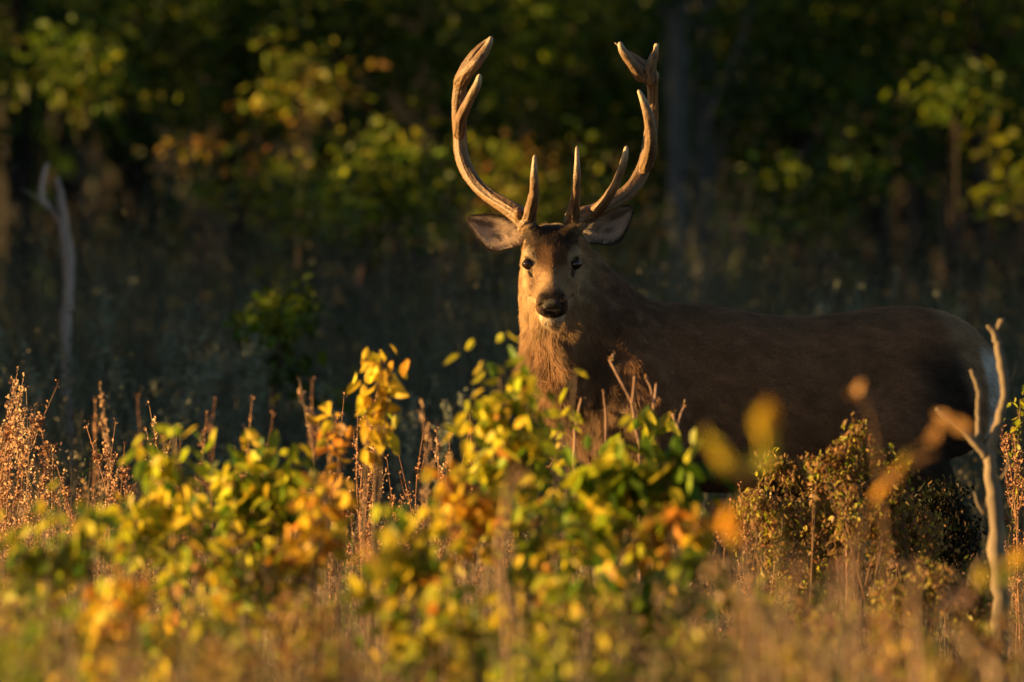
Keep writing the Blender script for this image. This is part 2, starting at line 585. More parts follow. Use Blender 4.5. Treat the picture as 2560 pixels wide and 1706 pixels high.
def coat(p):
    """colour of the coat at points p"""
    n = len(p)
    s = (p - BO) @ Bd / SX; w = (p - BO) @ Wd; z = p[:, 2]
    x, t, h = head_co(p)
    c = np.tile(np.array([.29, .162, .092]), (n, 1))                 # flank, grey brown
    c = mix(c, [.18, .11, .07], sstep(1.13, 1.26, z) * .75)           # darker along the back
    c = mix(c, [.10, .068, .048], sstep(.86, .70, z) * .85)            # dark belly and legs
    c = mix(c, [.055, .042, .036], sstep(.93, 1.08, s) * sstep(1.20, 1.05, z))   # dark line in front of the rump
    r = sstep(.00, .06, s + .33 * (z - 1.17) - 1.10 + .03 * (vnoise(p, 30, 9) - .5)) * sstep(.60, .75, z)
    c = mix(c, [.36, .25, .155], r)
    c = mix(c, [.66, .64, .62], sstep(1.235, 1.262, s + .15 * (z - 1.0)) * sstep(1.15, 1.09, z))
    # neck and mane
    nk = sstep(.40, .24, p[:, 0] + .35 * (z - 1.1))
    c = mix(c, [.27, .17, .10], nk * .9)
    c = mix(c, [.40, .245, .13], sstep(.30, .12, p[:, 0]) * sstep(.80, .95, z) * .8)  # front of the mane lightened: sunlit gold put into the colour
    c = mix(c, [.54, .39, .23], sstep(.34, .16, p[:, 0]) * sstep(1.10, 1.26, z) * .8)  # pale throat, with sunlight on the upper neck also put into the colour
    c = mix(c, [.10, .065, .042], nk * sstep(.42, .60, vnoise(np.stack([p[:, 0] * 2.2, p[:, 1] * 2.2, z], 1), 13.0, 3)) * .7 * sstep(1.28, 1.05, z))  # painted shade in the gaps between the locks of the mane
    c = mix(c, [.17, .115, .078], nk * sstep(.20, .32, p[:, 0]) * .6)  # shading of the neck's right side put into the coat colour
    # head
    hd = head_mask(p)
    hc_ = np.tile(np.array([.46, .30, .165]), (n, 1))
    fore = sstep(.014, .05, h - .25 * (t - .14)) * sstep(.080, .045, np.abs(x) + .15 * (t - .13))
    hc_ = mix(hc_, [.15, .072, .034], fore * .94)
    hc_ = mix(hc_, [.045, .028, .020], sstep(.155, .105, t + .30 * np.abs(x) + .06 * (vnoise(p, 70, 12) - .5)) * sstep(.0, .04, h) * .92)  # dark brown forehead, deepened by painted shade from the antler bases
    hc_ = mix(hc_, [.10, .068, .05], sstep(.25, .31, t) * sstep(-.01, .03, h) * .8)
    eye = np.sqrt(((np.abs(x) - .080) / .032) ** 2 + ((t - .149) / .040) ** 2 + ((h - .042) / .036) ** 2)
    hc_ = mix(hc_, [.66, .54, .36], sstep(1.35, .9, eye) * .42)
    rimm = np.sqrt(((np.abs(x) - .079) / .021) ** 2 + ((t - .159) / .025) ** 2 + ((h - .040) / .018) ** 2)
    hc_ = mix(hc_, [.055, .034, .022], sstep(1.25, .95, rimm) * .9)
    tear = np.sqrt(((np.abs(x) - .064) / .0075) ** 2 + ((t - .188) / .026) ** 2 + ((h - .026) / .020) ** 2)
    hc_ = mix(hc_, [.05, .032, .022], sstep(1.2, .6, tear) * .8)
    hc_ = mix(hc_, [.17, .09, .05], sstep(.298, .325, t) * sstep(-.045, -.034, h))
    hc_ = mix(hc_, [.045, .03, .024], sstep(.300, .325, t) * sstep(-.045, -.034, h) * sstep(.046, .034, np.abs(x)))
    hc_ = mix(hc_, [.66, .58, .46], sstep(-.038, -.046, h) * sstep(.24, .28, t))
    hc_ = mix(hc_, [.55, .43, .29], sstep(-.04, -.08, h) * sstep(.30, .2, t))
    c = mix(c, hc_, hd)
    m = vnoise(p, 28, 1) * .5 + vnoise(p, 90, 2) * .5
    st = vnoise(np.stack([s * 14, w * 14, z * 45 + s * 10], 1), 1, 14)
    return c * (0.50 + .56 * m + .44 * st)[:, None]


deer = empty("stag", tuple(body_pt(.6, 0, 0)))
tag(deer, "big red deer stag with long upswept antlers standing behind the yellow shrubs", "deer")

fur_skin = surf_mat("stag_skin", 'attr', rough=.9, spec=.1, bump=.4, bump_scale=140, noise=(70, .75, 1.2))
x, t, h = head_co(V)
nose_v = ((x / .032) ** 2 + ((t - .340) / .024) ** 2 + ((h - .010) / .024) ** 2 < 1) & (V[:, 2] > 1.15) & (V[:, 1] < -.2)
nose_f = nose_v[Q].all(1)
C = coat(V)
def sub_mesh(name, V, Q, fm, C=None):
    used = np.unique(Q[fm]); mp = np.full(len(V), -1); mp[used] = np.arange(len(used))
    me = mesh_np(name, V[used], mp[Q[fm]])
    if C is not None: vcol(me, C[used])
    return me
body = link("body", sub_mesh("body", V, Q, ~nose_f, C * .62), fur_skin, deer)  # skin colour darkened to stand in for shade under the fur
nose_mat = surf_mat("wet_nose", (.024, .018, .016), rough=.5, spec=.5, bump=.5, bump_scale=330)
link("nose", sub_mesh("nose", V, Q, nose_f), nose_mat, deer)

# ---- eyes
em, ent, eb, eo = mat_new("eye_gloss")
eb.inputs["Base Color"].default_value = (.018, .009, .005, 1); eb.inputs["Roughness"].default_value = .06
eb.inputs["Specular IOR Level"].default_value = .6
def uv_ball(c, R, M, n=20, m=12):
    a = np.linspace(0, 2 * np.pi, n, endpoint=False); b = np.linspace(-np.pi / 2, np.pi / 2, m)
    A, B = np.meshgrid(a, b); L = np.stack([np.cos(A) * np.cos(B) * R[0], np.sin(A) * np.cos(B) * R[1], np.sin(B) * R[2]], -1).reshape(-1, 3)
    Vb = np.array(c) + L @ np.array(M)
    i = np.arange(m - 1)[:, None] * n; j = np.arange(n)[None]; j2 = (j + 1) % n
    return Vb, np.stack([i + j, i + j2, i + n + j2, i + n + j], -1).reshape(-1, 4)
for sd in (-1, 1):
    ec = head_pt(.0755 * sd, .157, .037)
    g = np.array([sd * .52, -.84, .10]); g /= np.linalg.norm(g)                # gaze
    q_ = np.array([-sd * .62, -.52, -.48]); q_ -= g * q_.dot(g); q_ /= np.linalg.norm(q_)   # towards the tear corner
    v_ = np.cross(g, q_); v_ *= np.sign(v_[2])
    EM = np.array([q_, g, v_])
    Vb, Qb = uv_ball(ec, (.0170, .0162, .0152), EM)
    link("eye", mesh_np("eye", Vb, Qb), em, deer)
    Vl, Ql = uv_ball(ec, (.0196, .0171, .0168), EM, 36, 25)
    lv = (Vl - ec) @ v_; lq = (Vl - ec) @ q_; lg = (Vl - ec) @ g
    op = .0120 * np.sqrt(np.clip(1 - (lq / .0235) ** 2, 0, 1))
    keep = (((lv > op * 1.10) | (lv < -op)))[Ql].any(1) & (lg > -.010)[Ql].all(1)
    lc = np.tile(np.array([.30, .235, .17]), (len(Vl), 1))
    edge_ = np.minimum(np.abs(lv - op * 1.10), np.abs(lv + op))
    lc = mix(lc, [.03, .02, .015], sstep(.0042, .0022, edge_))
    link("eyelid", sub_mesh("eyelid", Vl, Ql, keep, lc), fur_skin, deer)

# ---- ears
def make_ear(root, tip, low, name):
    """cupped leaf: root->tip axis, 'low' sags the lower edge"""
    nu, nv = 22, 15
    root = np.array(root); tip = np.array(tip)
    ax = tip - root; Ln = np.linalg.norm(ax); ax /= Ln
    fw = np.array([0, -1.0, 0]); fw -= ax * fw.dot(ax); fw /= np.linalg.norm(fw)
    up = np.cross(fw, ax); up *= np.sign(up[2])
    U = np.linspace(0, 1, nu); Vv = np.linspace(-1, 1, nv)
    uu, vv = np.meshgrid(U, Vv, indexing='ij')
    wl = np.interp(uu, [0, .12, .3, .5, .7, .85, .95, 1], [.55, .74, .98, 1.0, .76, .46, .22, .03])
    half = .0435 * wl * np.where(vv < 0, 1.0 + low * np.sin(np.pi * np.clip(uu, 0, 1)), .92)
    dep = .022 * wl
    Lc = (root + ax * (uu * Ln)[..., None] + up * (vv * half)[..., None] + fw * ((vv ** 2 - .75) * dep)[..., None])
    Lc = Lc + fw * (np.sin(uu * np.pi) * -.008)[..., None]
    th = .0035 * np.clip(1 - uu, .25, 1)
    back = Lc - fw * (th * (1.15 - vv ** 2 * .9))[..., None]
    Vf = Lc.reshape(-1, 3); Vk = back.reshape(-1, 3)
    i = np.arange(nu - 1)[:, None] * nv; j = np.arange(nv - 1)[None]
    F = np.stack([i + j, i + j + 1, i + nv + j + 1, i + nv + j], -1).reshape(-1, 4)
    nV = nu * nv
    rim = [r * nv for r in range(nu)] + [(nu - 1) * nv + c for c in range(1, nv)] + [r * nv + nv - 1 for r in range(nu - 2, -1, -1)]
    rim = np.array(rim)
    Fr = np.stack([rim[:-1], rim[1:], rim[1:] + nV, rim[:-1] + nV], 1)
    edge = np.maximum(sstep(.84, .99, np.abs(vv)), sstep(.86, .98, uu)).reshape(-1)
    inn = np.tile(np.array([.72, .60, .52]), (nV, 1))
    dark = vnoise(np.stack([uu * 5, vv * 2.6, uu * 0], -1).reshape(-1, 3), 1, 5)
    inn = mix(inn, [.10, .07, .06], sstep(.52, .70, dark) * .6 * sstep(.95, .3, np.abs(vv).reshape(-1)))
    inn = mix(inn, [.05, .035, .03], edge)
    bk = np.tile(np.array([.12, .08, .055]), (nV, 1))
    me = mesh_np(name, np.concatenate([Vf, Vk]), [F[:, ::-1], F + nV, Fr])
    vcol(me, np.concatenate([inn, bk]))
    link("ear", me, fur_skin, deer)
    return Vf.reshape(nu, nv, 3), inn.reshape(nu, nv, 3), ax, up, fw
E1 = P(1300, 596); E1t = P(1169, 547); E2 = P(1466, 592); E2t = P(1579, 531)
ears = [make_ear((E1.x + .01, -.035, E1.z), (E1t.x, .00, E1t.z), .55, "ear"),
        make_ear((E2.x - .005, -.02, E2.z), (E2t.x + .004, .01, E2t.z + .014), .50, "ear")]

# ---- antlers
def A2(u, v, y):      # coordinates of the antler enlargement
    p = P(1100 + u / 2.903, 60 + v / 2.903); return (p.x, y - .095, p.z)
def antler_side(beam, tines, knob, lo, hi):
    F = Field(np.arange(lo[0], hi[0], .0031), np.arange(lo[1] - .1, hi[1] - .08, .0036), np.arange(lo[2], hi[2], .0031), k=.010)
    groups = [beam] + tines
    gp = []
    for gi, g in enumerate(groups):
        pts = spline([A2(*q[:3]) + (q[3],) for q in g], 10 * len(g))
        if gi == 0: pts[:, 3] *= np.interp(np.linspace(0, 1, len(pts)), [0, .8, .93, 1], [1, 1, .8, .35])
        rsc = .72 if gi and g[-1][1] > 600 else (.84 if gi else .92)
        if gi: pts[:, 3] *= np.interp(np.linspace(0, 1, len(pts)), [0, .55, .85, 1], [1.12, 1.0, .66, .30])
        for i in range(len(pts) - 1):
            F.cone(pts[i, :3], pts[i + 1, :3], pts[i, 3] * rsc, pts[i + 1, 3] * rsc, k=.012 if gi else .006)
        gp.append(pts)
    kn = [A2(*q[:3]) for q in knob]
    F.cone(kn[0], kn[1], knob[0][3], knob[1][3], k=.006)
    # burr: ring of pearls round the base
    b0 = gp[0][0, :3]; ax = gp[0][3, :3] - b0; ax /= np.linalg.norm(ax)
    u = np.cross(ax, [0, 1, 0]); u /= np.linalg.norm(u); w = np.cross(ax, u)
    for k in range(13):
        a = k * 2 * np.pi / 13
        F.ell(b0 + ax * .004 + (u * np.cos(a) + w * np.sin(a)) * .029, (.008,) * 3, k=.006)
    Va, Qa = F.mesh()
    Na = vnormals(Va, Qa)
    # which limb owns each vertex
    dist = []
    along = []
    for g in gp:
        dd = np.linalg.norm(Va[:, None] - g[None, ::2, :3], axis=2) - g[None, ::2, 3]
        dist.append(dd.min(1)); along.append(dd.argmin(1) / (len(g[::2]) - 1))
    own = np.argmin(np.stack(dist, 1), 1)
    al = np.stack(along, 1)[np.arange(len(Va)), own]
    # ridges running along the limb
    T = np.zeros_like(Va); O = np.zeros_like(Va)
    for gi, g in enumerate(gp):
        m = own == gi
        k = np.minimum((al[m] * (len(g) - 1)).astype(int), len(g) - 2)
        T[m] = g[k + 1, :3] - g[k, :3]; O[m] = Va[m] - g[k, :3]
    T /= np.linalg.norm(T, axis=1)[:, None] + 1e-9
    ref = np.array([0, 1.0, 0.2]); uu = np.cross(T, ref); uu /= np.linalg.norm(uu, axis=1)[:, None] + 1e-9
    ww = np.cross(T, uu)
    ang = np.arctan2((O * ww).sum(1), (O * uu).sum(1))
    pathlen = al * 7
    rid = vnoise(np.stack([np.cos(ang) * 3.2, np.sin(ang) * 3.2, pathlen * .8], 1), 1.6, 4) - .5
    prl = vnoise(Va, 170, 6) - .5
    low = np.where(own == 0, 1 - al * .75, .8 * (1 - al))
    Va = Va + Na * (rid * .0052 * np.clip(low + .15, 0, 1) + prl * .0022 * np.clip(low, 0, 1))[:, None]
    tipw = np.where(own == 0, sstep(.93, 1.0, al), sstep(.62, 1.0, al)) * .8
    c = np.tile(np.array([.185, .110, .056]), (len(Va), 1))
    c = mix(c, [.075, .045, .028], sstep(.02, -.25, rid) * .85)
    c = mix(c, [.23, .15, .085], sstep(.05, .3, rid) * .5)
    c = mix(c, [.50, .40, .27], tipw * .85)
    c *= (.8 + .4 * vnoise(Va, 60, 8))[:, None]
    root = link("antler", sub_mesh("antler", Va, Qa, (own[Qa] == 0).any(1), c), antler_mat, deer)
    for gi in range(1, len(groups)):
        fm = (own[Qa] == gi).all(1)
        link("tine", sub_mesh("tine", Va, Qa, fm, c), antler_mat, root)
    return root
antler_mat = surf_mat("antler", 'attr', rough=.5, spec=.35, bump=.3, bump_scale=160)
antler_side(
    [(640, 1465, .00, .026), (560, 1385, .02, .026), (470, 1320, .05, .0225), (360, 1250, .09, .0205), (260, 1160, .13, .0200), (190, 1050, .16, .0200),
     (150, 930, .18, .0200), (142, 800, .18, .0205), (135, 680, .16, .0195), (132, 560, .14, .0180), (150, 440, .12, .0195), (172, 370, .105, .020), (200, 300, .10, .0160), (250, 215, .09, .0115), (310, 150, .085, .0075), (350, 112, .08, .003)],
    [[(640, 1420, -.01, .020), (668, 1310, -.06, .0145), (684, 1200, -.10, .0110), (682, 1090, -.12, .0088), (686, 962, -.12, .0022)],
     [(140, 790, .15, .0170), (152, 690, .10, .0130), (195, 590, .05, .0110), (243, 500, .02, .0090), (272, 440, .01, .0070), (288, 378, .01, .0022)],
     [(150, 420, .11, .0180), (190, 360, .07, .0160), (255, 290, .045, .0135), (310, 225, .04, .0110), (350, 155, .04, .0070), (371, 104, .04, .0022)],
     ],
    [(572, 1400, -.01, .014), (565, 1362, -.03, .012)],
    (-.24, -.20, 1.44), (.12, .26, 2.14))
antler_side(
    [(960, 1440, .00, .026), (1030, 1395, .02, .026), (1130, 1360, .05, .0225), (1250, 1300, .09, .0215), (1360, 1225, .12, .0215), (1440, 1130, .15, .0215), (1490, 1010, .17, .0205),
     (1518, 880, .18, .0200), (1538, 740, .18, .0200), (1553, 600, .16, .0195), (1558, 480, .14, .0205), (1545, 400, .12, .0230), (1500, 340, .10, .0200), (1445, 280, .09, .0150), (1370, 220, .08, .0095), (1262, 132, .08, .0025)],
    [[(965, 1420, -.01, .020), (972, 1330, -.05, .0145), (985, 1200, -.10, .0105), (993, 1060, -.12, .0085), (991, 895, -.12, .0022)],
     [(1120, 1372, .03, .0190), (1190, 1300, -.03, .0135), (1255, 1200, -.07, .0105), (1308, 1080, -.09, .0085), (1335, 980, -.10, .0065), (1350, 900, -.10, .0020)],
     [(1490, 1040, .13, .0180), (1525, 920, .06, .0145), (1530, 810, .03, .0135), (1515, 690, .01, .0125), (1480, 580, .0, .0095), (1440, 487, .0, .0025)],
     [(1470, 380, .10, .0180), (1425, 330, .075, .0130), (1370, 260, .06, .0095), (1325, 200, .055, .0065), (1304, 142, .055, .0022)],
     [(1530, 400, .10, .0190), (1522, 330, .085, .0130), (1545, 260, .08, .0085), (1575, 205, .08, .0068), (1570, 152, .08, .0025)],
     ],
    [(1560, 420, .13, .0190), (1582, 380, .14, .0100)],
    (.09, -.20, 1.44), (.46, .26, 2.12))

# ---- hooves
hoof_mat = surf_mat("hoof", (.03, .025, .022), rough=.5)
for s0, sd in ((.10, 1), (.10, -1), (1.08, 1), (1.08, -1)):
    b = Bag()
    for half in (-1, 1):
        pth = [body_pt(s0 - .045, .13 * sd + .016 * half, .008), body_pt(s0 - .02, .13 * sd + .017 * half, .022), body_pt(s0 + .008, .13 * sd + .015 * half, .045), body_pt(s0 + .02, .13 * sd + .012 * half, .065)]
        b.add(*tube(pth, [(.006, .009), (.018, .015), (.026, .017), (.022, .014)], 10))
    link("hoof", b.mesh("hoof"), hoof_mat, deer)


# ---- fur
def sample_quads(V, Q, n, wfun=None):
    T1 = np.concatenate([Q[:, [0, 1, 2]], Q[:, [0, 2, 3]]])
    a, b, c = V[T1[:, 0]], V[T1[:, 1]], V[T1[:, 2]]
    ar = np.linalg.norm(np.cross(b - a, c - a), axis=1)
    if wfun is not None: ar = ar * wfun((a + b + c) / 3)
    pick = rng.choice(len(T1), n, p=ar / ar.sum())
    r1 = np.sqrt(rng.random(n)); r2 = rng.random(n)
    w = np.stack([1 - r1, r1 * (1 - r2), r1 * r2], 1)
    tr = T1[pick]
    pos = (V[tr] * w[..., None]).sum(1)
    nor = (N[tr] * w[..., None]).sum(1)
    return pos, nor / np.linalg.norm(nor, axis=1)[:, None]


def fur_len(p):
    x, t, h = head_co(p)
    s = (p - BO) @ Bd / SX; z = p[:, 2]
    l = np.full(len(p), .016)
    nk = sstep(.46, .28, p[:, 0] + .35 * (z - 1.1)) * sstep(1.30, 1.08, z)
    l = l + nk * .026
    thr = sstep(.22, .14, p[:, 0] - .0) * sstep(1.24, 1.12, z) * (p[:, 0] < .3)
    l = l + thr * .030
    hd = head_mask(p)
    l = l * (1 - hd) + hd * (.009 - .005 * sstep(.15, .33, t))
    l = np.where((z < .72) & (s > -.1), .010, l)
    l = l + .008 * sstep(1.22, 1.32, s) * (z > .8)
    return l


def nose_w(p):
    x, t, h = head_co(p)
    m = ((x / .033) ** 2 + ((t - .340) / .025) ** 2 + ((h - .010) / .025) ** 2 < 1) & (p[:, 2] > 1.15) & (p[:, 1] < -.2)
    ey = np.sqrt(((np.abs(x) - .080) / .019) ** 2 + ((t - .157) / .020) ** 2 + ((h - .040) / .017) ** 2) < 1
    hd = (np.linalg.norm(p - head_pt(0, .16, 0), axis=1) < .25) & (p[:, 2] > 1.17)
    nk = (p[:, 0] < .45)
    seen = (p[:, 2] > .62)
    return np.where(m | ey, 0, 1) * np.where(hd, 3.0, np.where(nk, 1.8, 1.0)) * np.where(seen, 1, .35)


NF = 380000
fp, fn = sample_quads(V, Q, NF, nose_w)
ln = fur_len(fp) * (.65 + .6 * rng.random(NF))
x, t, h = head_co(fp)
hd = head_mask(fp)
nkw = sstep(.62, .30, fp[:, 0])
flow = (Bd[None] * .9 + np.array([0, 0, -.35]))
flow = flow * (1 - nkw[:, None]) + np.array([.12, 0, -1.0])[None] * nkw[:, None]
hf = -Ha[None] + np.array([1, 0, 0])[None] * (np.sign(x) * np.clip(np.abs(x) * 12, 0, 1))[:, None] * .5
flow = flow * (1 - hd[:, None]) + hf * hd[:, None]
flow = flow - fn * (flow * fn).sum(1)[:, None]
flow /= np.linalg.norm(flow, axis=1)[:, None] + 1e-6
lift = .30 - .08 * hd
clump = np.stack([vnoise(fp, 38, 21), vnoise(fp, 38, 22), vnoise(fp, 38, 23)], 1) - .5
rj = rng.normal(0, .14, (NF, 3)) + clump * ((.75 + 1.0 * sstep(1.16, 1.0, fp[:, 2]) * nkw) * (1 - hd) * (.4 + .9 * nkw))[:, None]
d0 = fn * lift[:, None] + flow + rj
d0 /= np.linalg.norm(d0, axis=1)[:, None]
d1 = fn * (lift * .35)[:, None] + flow + rj * 1.5
d1[:, 2] -= .15
d1 /= np.linalg.norm(d1, axis=1)[:, None]
pts = np.stack([fp - fn * .001, fp + d0 * (ln * .4)[:, None], fp + (d0 * .4 + d1 * .3)* ln[:, None] , fp + (d0 * .4 + d1 * .6) * ln[:, None]], 1)
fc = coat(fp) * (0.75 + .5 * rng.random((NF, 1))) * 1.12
Vs = [pts]; Cs = [fc]
for (G, inn, ax, up, fw) in ears:      # hairs inside and on the rim of the ears
    nu, nv, _ = G.shape
    m = 5200
    u = rng.random(m) * .97; v = rng.random(m)
    v[:1700] = np.where(rng.random(1700) < .5, 0.0, 1.0)
    iu = u * (nu - 1); iv = v * (nv - 1)
    a = np.minimum(iu.astype(int), nu - 2); b = np.minimum(iv.astype(int), nv - 2)
    fu = (iu - a)[:, None]; fv = (iv - b)[:, None]
    bl = lambda M: (M[a, b] * (1 - fu) + M[a + 1, b] * fu) * (1 - fv) + (M[a, b + 1] * (1 - fu) + M[a + 1, b + 1] * fu) * fv
    p = bl(G); cc = bl(inn) * (.7 + .6 * rng.random((m, 1)))
    side = (v - .5)[:, None] * 2
    dr = ax * .9 + fw * .45 - up * side * .55 + rng.normal(0, .25, (m, 3))
    dr[:1700] = ax * .6 + up * side[:1700] * .6 + rng.normal(0, .2, (1700, 3))
    dr /= np.linalg.norm(dr, axis=1)[:, None]
    L_ = (.012 + .016 * rng.random(m) * (1 - u)); L_[:1700] = .006 + .004 * rng.random(1700)
    k = np.array([0, .33, .66, 1.0])
    Vs.append(p[:, None] + dr[:, None] * (L_[:, None] * k)[..., None]); Cs.append(cc)
pts = np.concatenate(Vs); fc = np.concatenate(Cs)
hc_ = bpy.data.hair_curves.new("fur")
hc_.add_curves([4] * len(pts))
pa = hc_.attributes.get("position") or hc_.attributes.new("position", 'FLOAT_VECTOR', 'POINT')
pa.data.foreach_set("vector", pts.reshape(-1).astype(np.float32))
ra = hc_.attributes.get("radius") or hc_.attributes.new("radius", 'FLOAT', 'POINT')
ra.data.foreach_set("value", np.tile(np.array([.00042, .00038, .00028, .00008], np.float32), len(pts)))
ta = hc_.attributes.new("tint", 'FLOAT_COLOR', 'CURVE')
ta.data.foreach_set("color", np.concatenate([np.clip(fc, 0, 1), np.ones((len(fc), 1))], 1).astype(np.float32).ravel())
fm_, fnt, fb, fo = mat_new("fur_hair")
at = node(fnt, "ShaderNodeAttribute", attribute_name="tint")
fb.inputs["Roughness"].default_value = .6; fb.inputs["Specular IOR Level"].default_value = .25
fnt.links.new(at.outputs["Color"], fb.inputs["Base Color"])
tr_ = node(fnt, "ShaderNodeBsdfTranslucent"); fnt.links.new(at.outputs["Color"], tr_.inputs["Color"])
ms_ = node(fnt, "ShaderNodeMixShader"); ms_.inputs[0].default_value = .35
fnt.links.new(fb.outputs[0], ms_.inputs[1]); fnt.links.new(tr_.outputs[0], ms_.inputs[2]); fnt.links.new(ms_.outputs[0], fo.inputs["Surface"])
fur_o = link("fur", hc_, fm_, deer)
tag(fur_o, kind="stuff")
# ================================================================== GROUND
def ground():
    n = 60
    xs = np.concatenate([np.linspace(-600, -20, 12), np.linspace(-18, 18, n), np.linspace(20, 600, 12)])
    ys = np.concatenate([np.linspace(-600, -45, 10), np.linspace(-42, 62, 80), [66, 72, 80, 90, 110, 140, 200, 400, 900]])
    X, Y = np.meshgrid(xs, ys, indexing='ij')
    Z = (vnoise(np.stack([X, Y, X * 0], -1), .6, 41) - .5) * .05 - .01
    V = np.stack([X, Y, Z], -1).reshape(-1, 3)
    ny = len(ys)
    i = np.arange(len(xs) - 1)[:, None] * ny; j = np.arange(ny - 1)[None]
    F = np.stack([i + j, i + ny + j, i + ny + j + 1, i + j + 1], -1).reshape(-1, 4)
    o = link("ground", mesh_np("ground", V, F), surf_mat("soil", (.085, .062, .038), rough=.95, noise=(1.3, .6, 1.3), bump=.6, bump_scale=9))
    tag(o, "dry brown soil under the grass of the clearing", kind="structure")
    # slope added behind the forest edge to block the sky between the leaves
    xs = np.linspace(-90, 90, 46); ys = np.array([52, 56, 60, 66, 74, 84, 100, 130])
    zz = np.array([-.2, .9, 2.6, 5.5, 9.5, 14, 19, 24])
    X, Y = np.meshgrid(xs, ys, indexing='ij')
    Z = np.tile(zz, (len(xs), 1)) * (1 + .25 * (vnoise(np.stack([X, Y, X * 0], -1), .11, 42) - .5))
    V = np.stack([X, Y, Z], -1).reshape(-1, 3)
    ny = len(ys)
    i = np.arange(len(xs) - 1)[:, None] * ny; j = np.arange(ny - 1)[None]
    F = np.stack([i + j, i + ny + j, i + ny + j + 1, i + j + 1], -1).reshape(-1, 4)
    o = link("sky_block_hill", mesh_np("sky_block_hill", V, F), surf_mat("leaf_litter", (.016, .012, .008), rough=.95, noise=(.8, .5, 1.4), bump=.5, bump_scale=6))
    tag(o, "dark slope added behind the forest edge to block the sky", kind="structure")
ground()

# ================================================================== FOLIAGE TOOLS
GREEN = [(.028, .068, .006), (.042, .090, .008), (.020, .046, .005), (.060, .10, .009)]
OLIVE = [(.085, .135, .008), (.12, .17, .010), (.05, .085, .006), (.17, .19, .012)]
YELLOW = [(.36, .36, .015), (.44, .36, .015), (.30, .33, .015)]
RUST = [(.26, .13, .03), (.22, .10, .03), (.32, .19, .03)]


def pal_pick(pals, weights, n, jit=.22):
    allc = []; w = []
    for p, q in zip(pals, weights):
        for c in p: allc.append(c); w.append(q / len(p))
    w = np.array(w) / sum(w)
    c = np.array(allc)[rng.choice(len(allc), n, p=w)]
    return c * (1 + rng.normal(0, jit, (n, 1))).clip(.5, 1.6) * (1 + rng.normal(0, .07, (n, 3)))


def rand_dirs(n):
    v = rng.normal(size=(n, 3)); return v / np.linalg.norm(v, axis=1)[:, None]


def leaf_cloud(pos, size, col, droop=.3, aspect=.5):
    """many small folded leaves: 6 vertices, 2 quads each"""
    n = len(pos)
    size = np.broadcast_to(np.asarray(size, float), (n,)) * (.7 + .6 * rng.random(n))
    a = rand_dirs(n); a[:, 2] = a[:, 2] * .6 - droop; a /= np.linalg.norm(a, axis=1)[:, None]
    b = np.cross(a, rand_dirs(n)); b /= np.linalg.norm(b, axis=1)[:, None] + 1e-9
    c = np.cross(a, b)
    L = size[:, None]; W = L * aspect * .5
    f = W * .35
    p0 = pos; p1 = pos + a * L
    m0 = pos + a * L * .30; m1 = pos + a * L * .68
    V = np.stack([p0, m0 + b * W + c * f, m1 + b * W * .85 + c * f, p1 + c * f * .3, m1 - b * W * .85 + c * f, m0 - b * W + c * f], 1).reshape(-1, 3)
    i = np.arange(n)[:, None] * 6
    F = np.concatenate([i + np.array([[0, 1, 2, 3]]), i + np.array([[0, 3, 4, 5]])])
    return V, F, np.repeat(col, 6, axis=0)


bark_mat = surf_mat("bark", 'attr', rough=.9, noise=(18, .55, 1.35), bump=.8, bump_scale=30, stretch=(1, 1, .25))
foliage_mat = leaf_mat("foliage", 'attr', trans=.45)


def wiggle(a, b, n, amp):
    t = np.linspace(0, 1, n)[:, None]
    p = np.array(a) * (1 - t) + np.array(b) * t
    w = rng.normal(0, amp, (n, 3)); w[0] = 0; w[:, 2] *= .4
    return p + np.cumsum(w, 0) * .5


def tree(label, x, y, h, r, crown, col=(.06, .052, .045), pals=(GREEN,), w=(1,), nclump=60, per=34, leaf=.082, name="forest_tree",
         group="trees along the forest edge", lean=(0, 0), limb_z=1.3, cat="tree", clump_r=.17):
    """crown = list of ellipsoids (cx, cy, cz, rx, ry, rz, share) relative to the foot"""
    root = empty(name, (x, y, 0)); tag(root, label, cat, group)
    b = Bag()
    top = np.array([x + lean[0] * h, y + lean[1] * h, h])
    path = spline(wiggle((x, y, -.12), top, 7, .005 * h), 18)
    rr = np.interp(np.linspace(0, 1, 18), [0, .04, .12, .6, 1], [1.7, 1.25, 1.05, .8, .25]) * r
    b.add(*tube(path, rr, 12), col)
    link("trunk", b.mesh("trunk"), bark_mat, root)
    lb = Bag(); cl = []; cc = []
    tot = sum(e[6] for e in crown)
    for e in crown:
        k = max(1, int(nclump * e[6] / tot))
        c = (rng.normal(0, .70, (k, 3)) if cat == 'sapling' else rand_dirs(k) * (rng.random((k, 1)) ** .45)) * np.array(e[3:6]) + np.array(e[:3]) + np.array([x, y, 0])
        cl.append(c)
        for q in c[::(14 if cat == 'sapling' else 9)]:
            zf = np.clip((q[2] * .55 + limb_z * .3) / h, .1, .95)
            s = path[int(zf * 17)]
            mid = (s + q) / 2 + np.array([0, 0, -.05])
            pth = spline([s, mid + rng.normal(0, .06, 3), q], 7)
            lb.add(*tube(pth, np.linspace(r * .15 + .005, .004, 7), 5), col)
    if lb.n: link("limbs", lb.mesh("limbs"), bark_mat, root)
    c = np.concatenate(cl)
    pos = np.repeat(c, per, axis=0) + rng.normal(0, 1, (len(c) * per, 3)) * np.array([clump_r, clump_r, clump_r * .6])
    tone = np.repeat(pal_pick(pals, w, len(c), .45), per, axis=0)
    own = pal_pick(pals, w, len(pos), .2)
    V, F, C = leaf_cloud(pos, leaf, tone * .65 + own * .35)
    me = mesh_np("crown", V, F, False); vcol(me, C)
    o = link("crown", me, foliage_mat, root); tag(o, kind="stuff")
    return root


def XY(dx, d): 
    p = D(dx, 784, d); return p.x, p.y

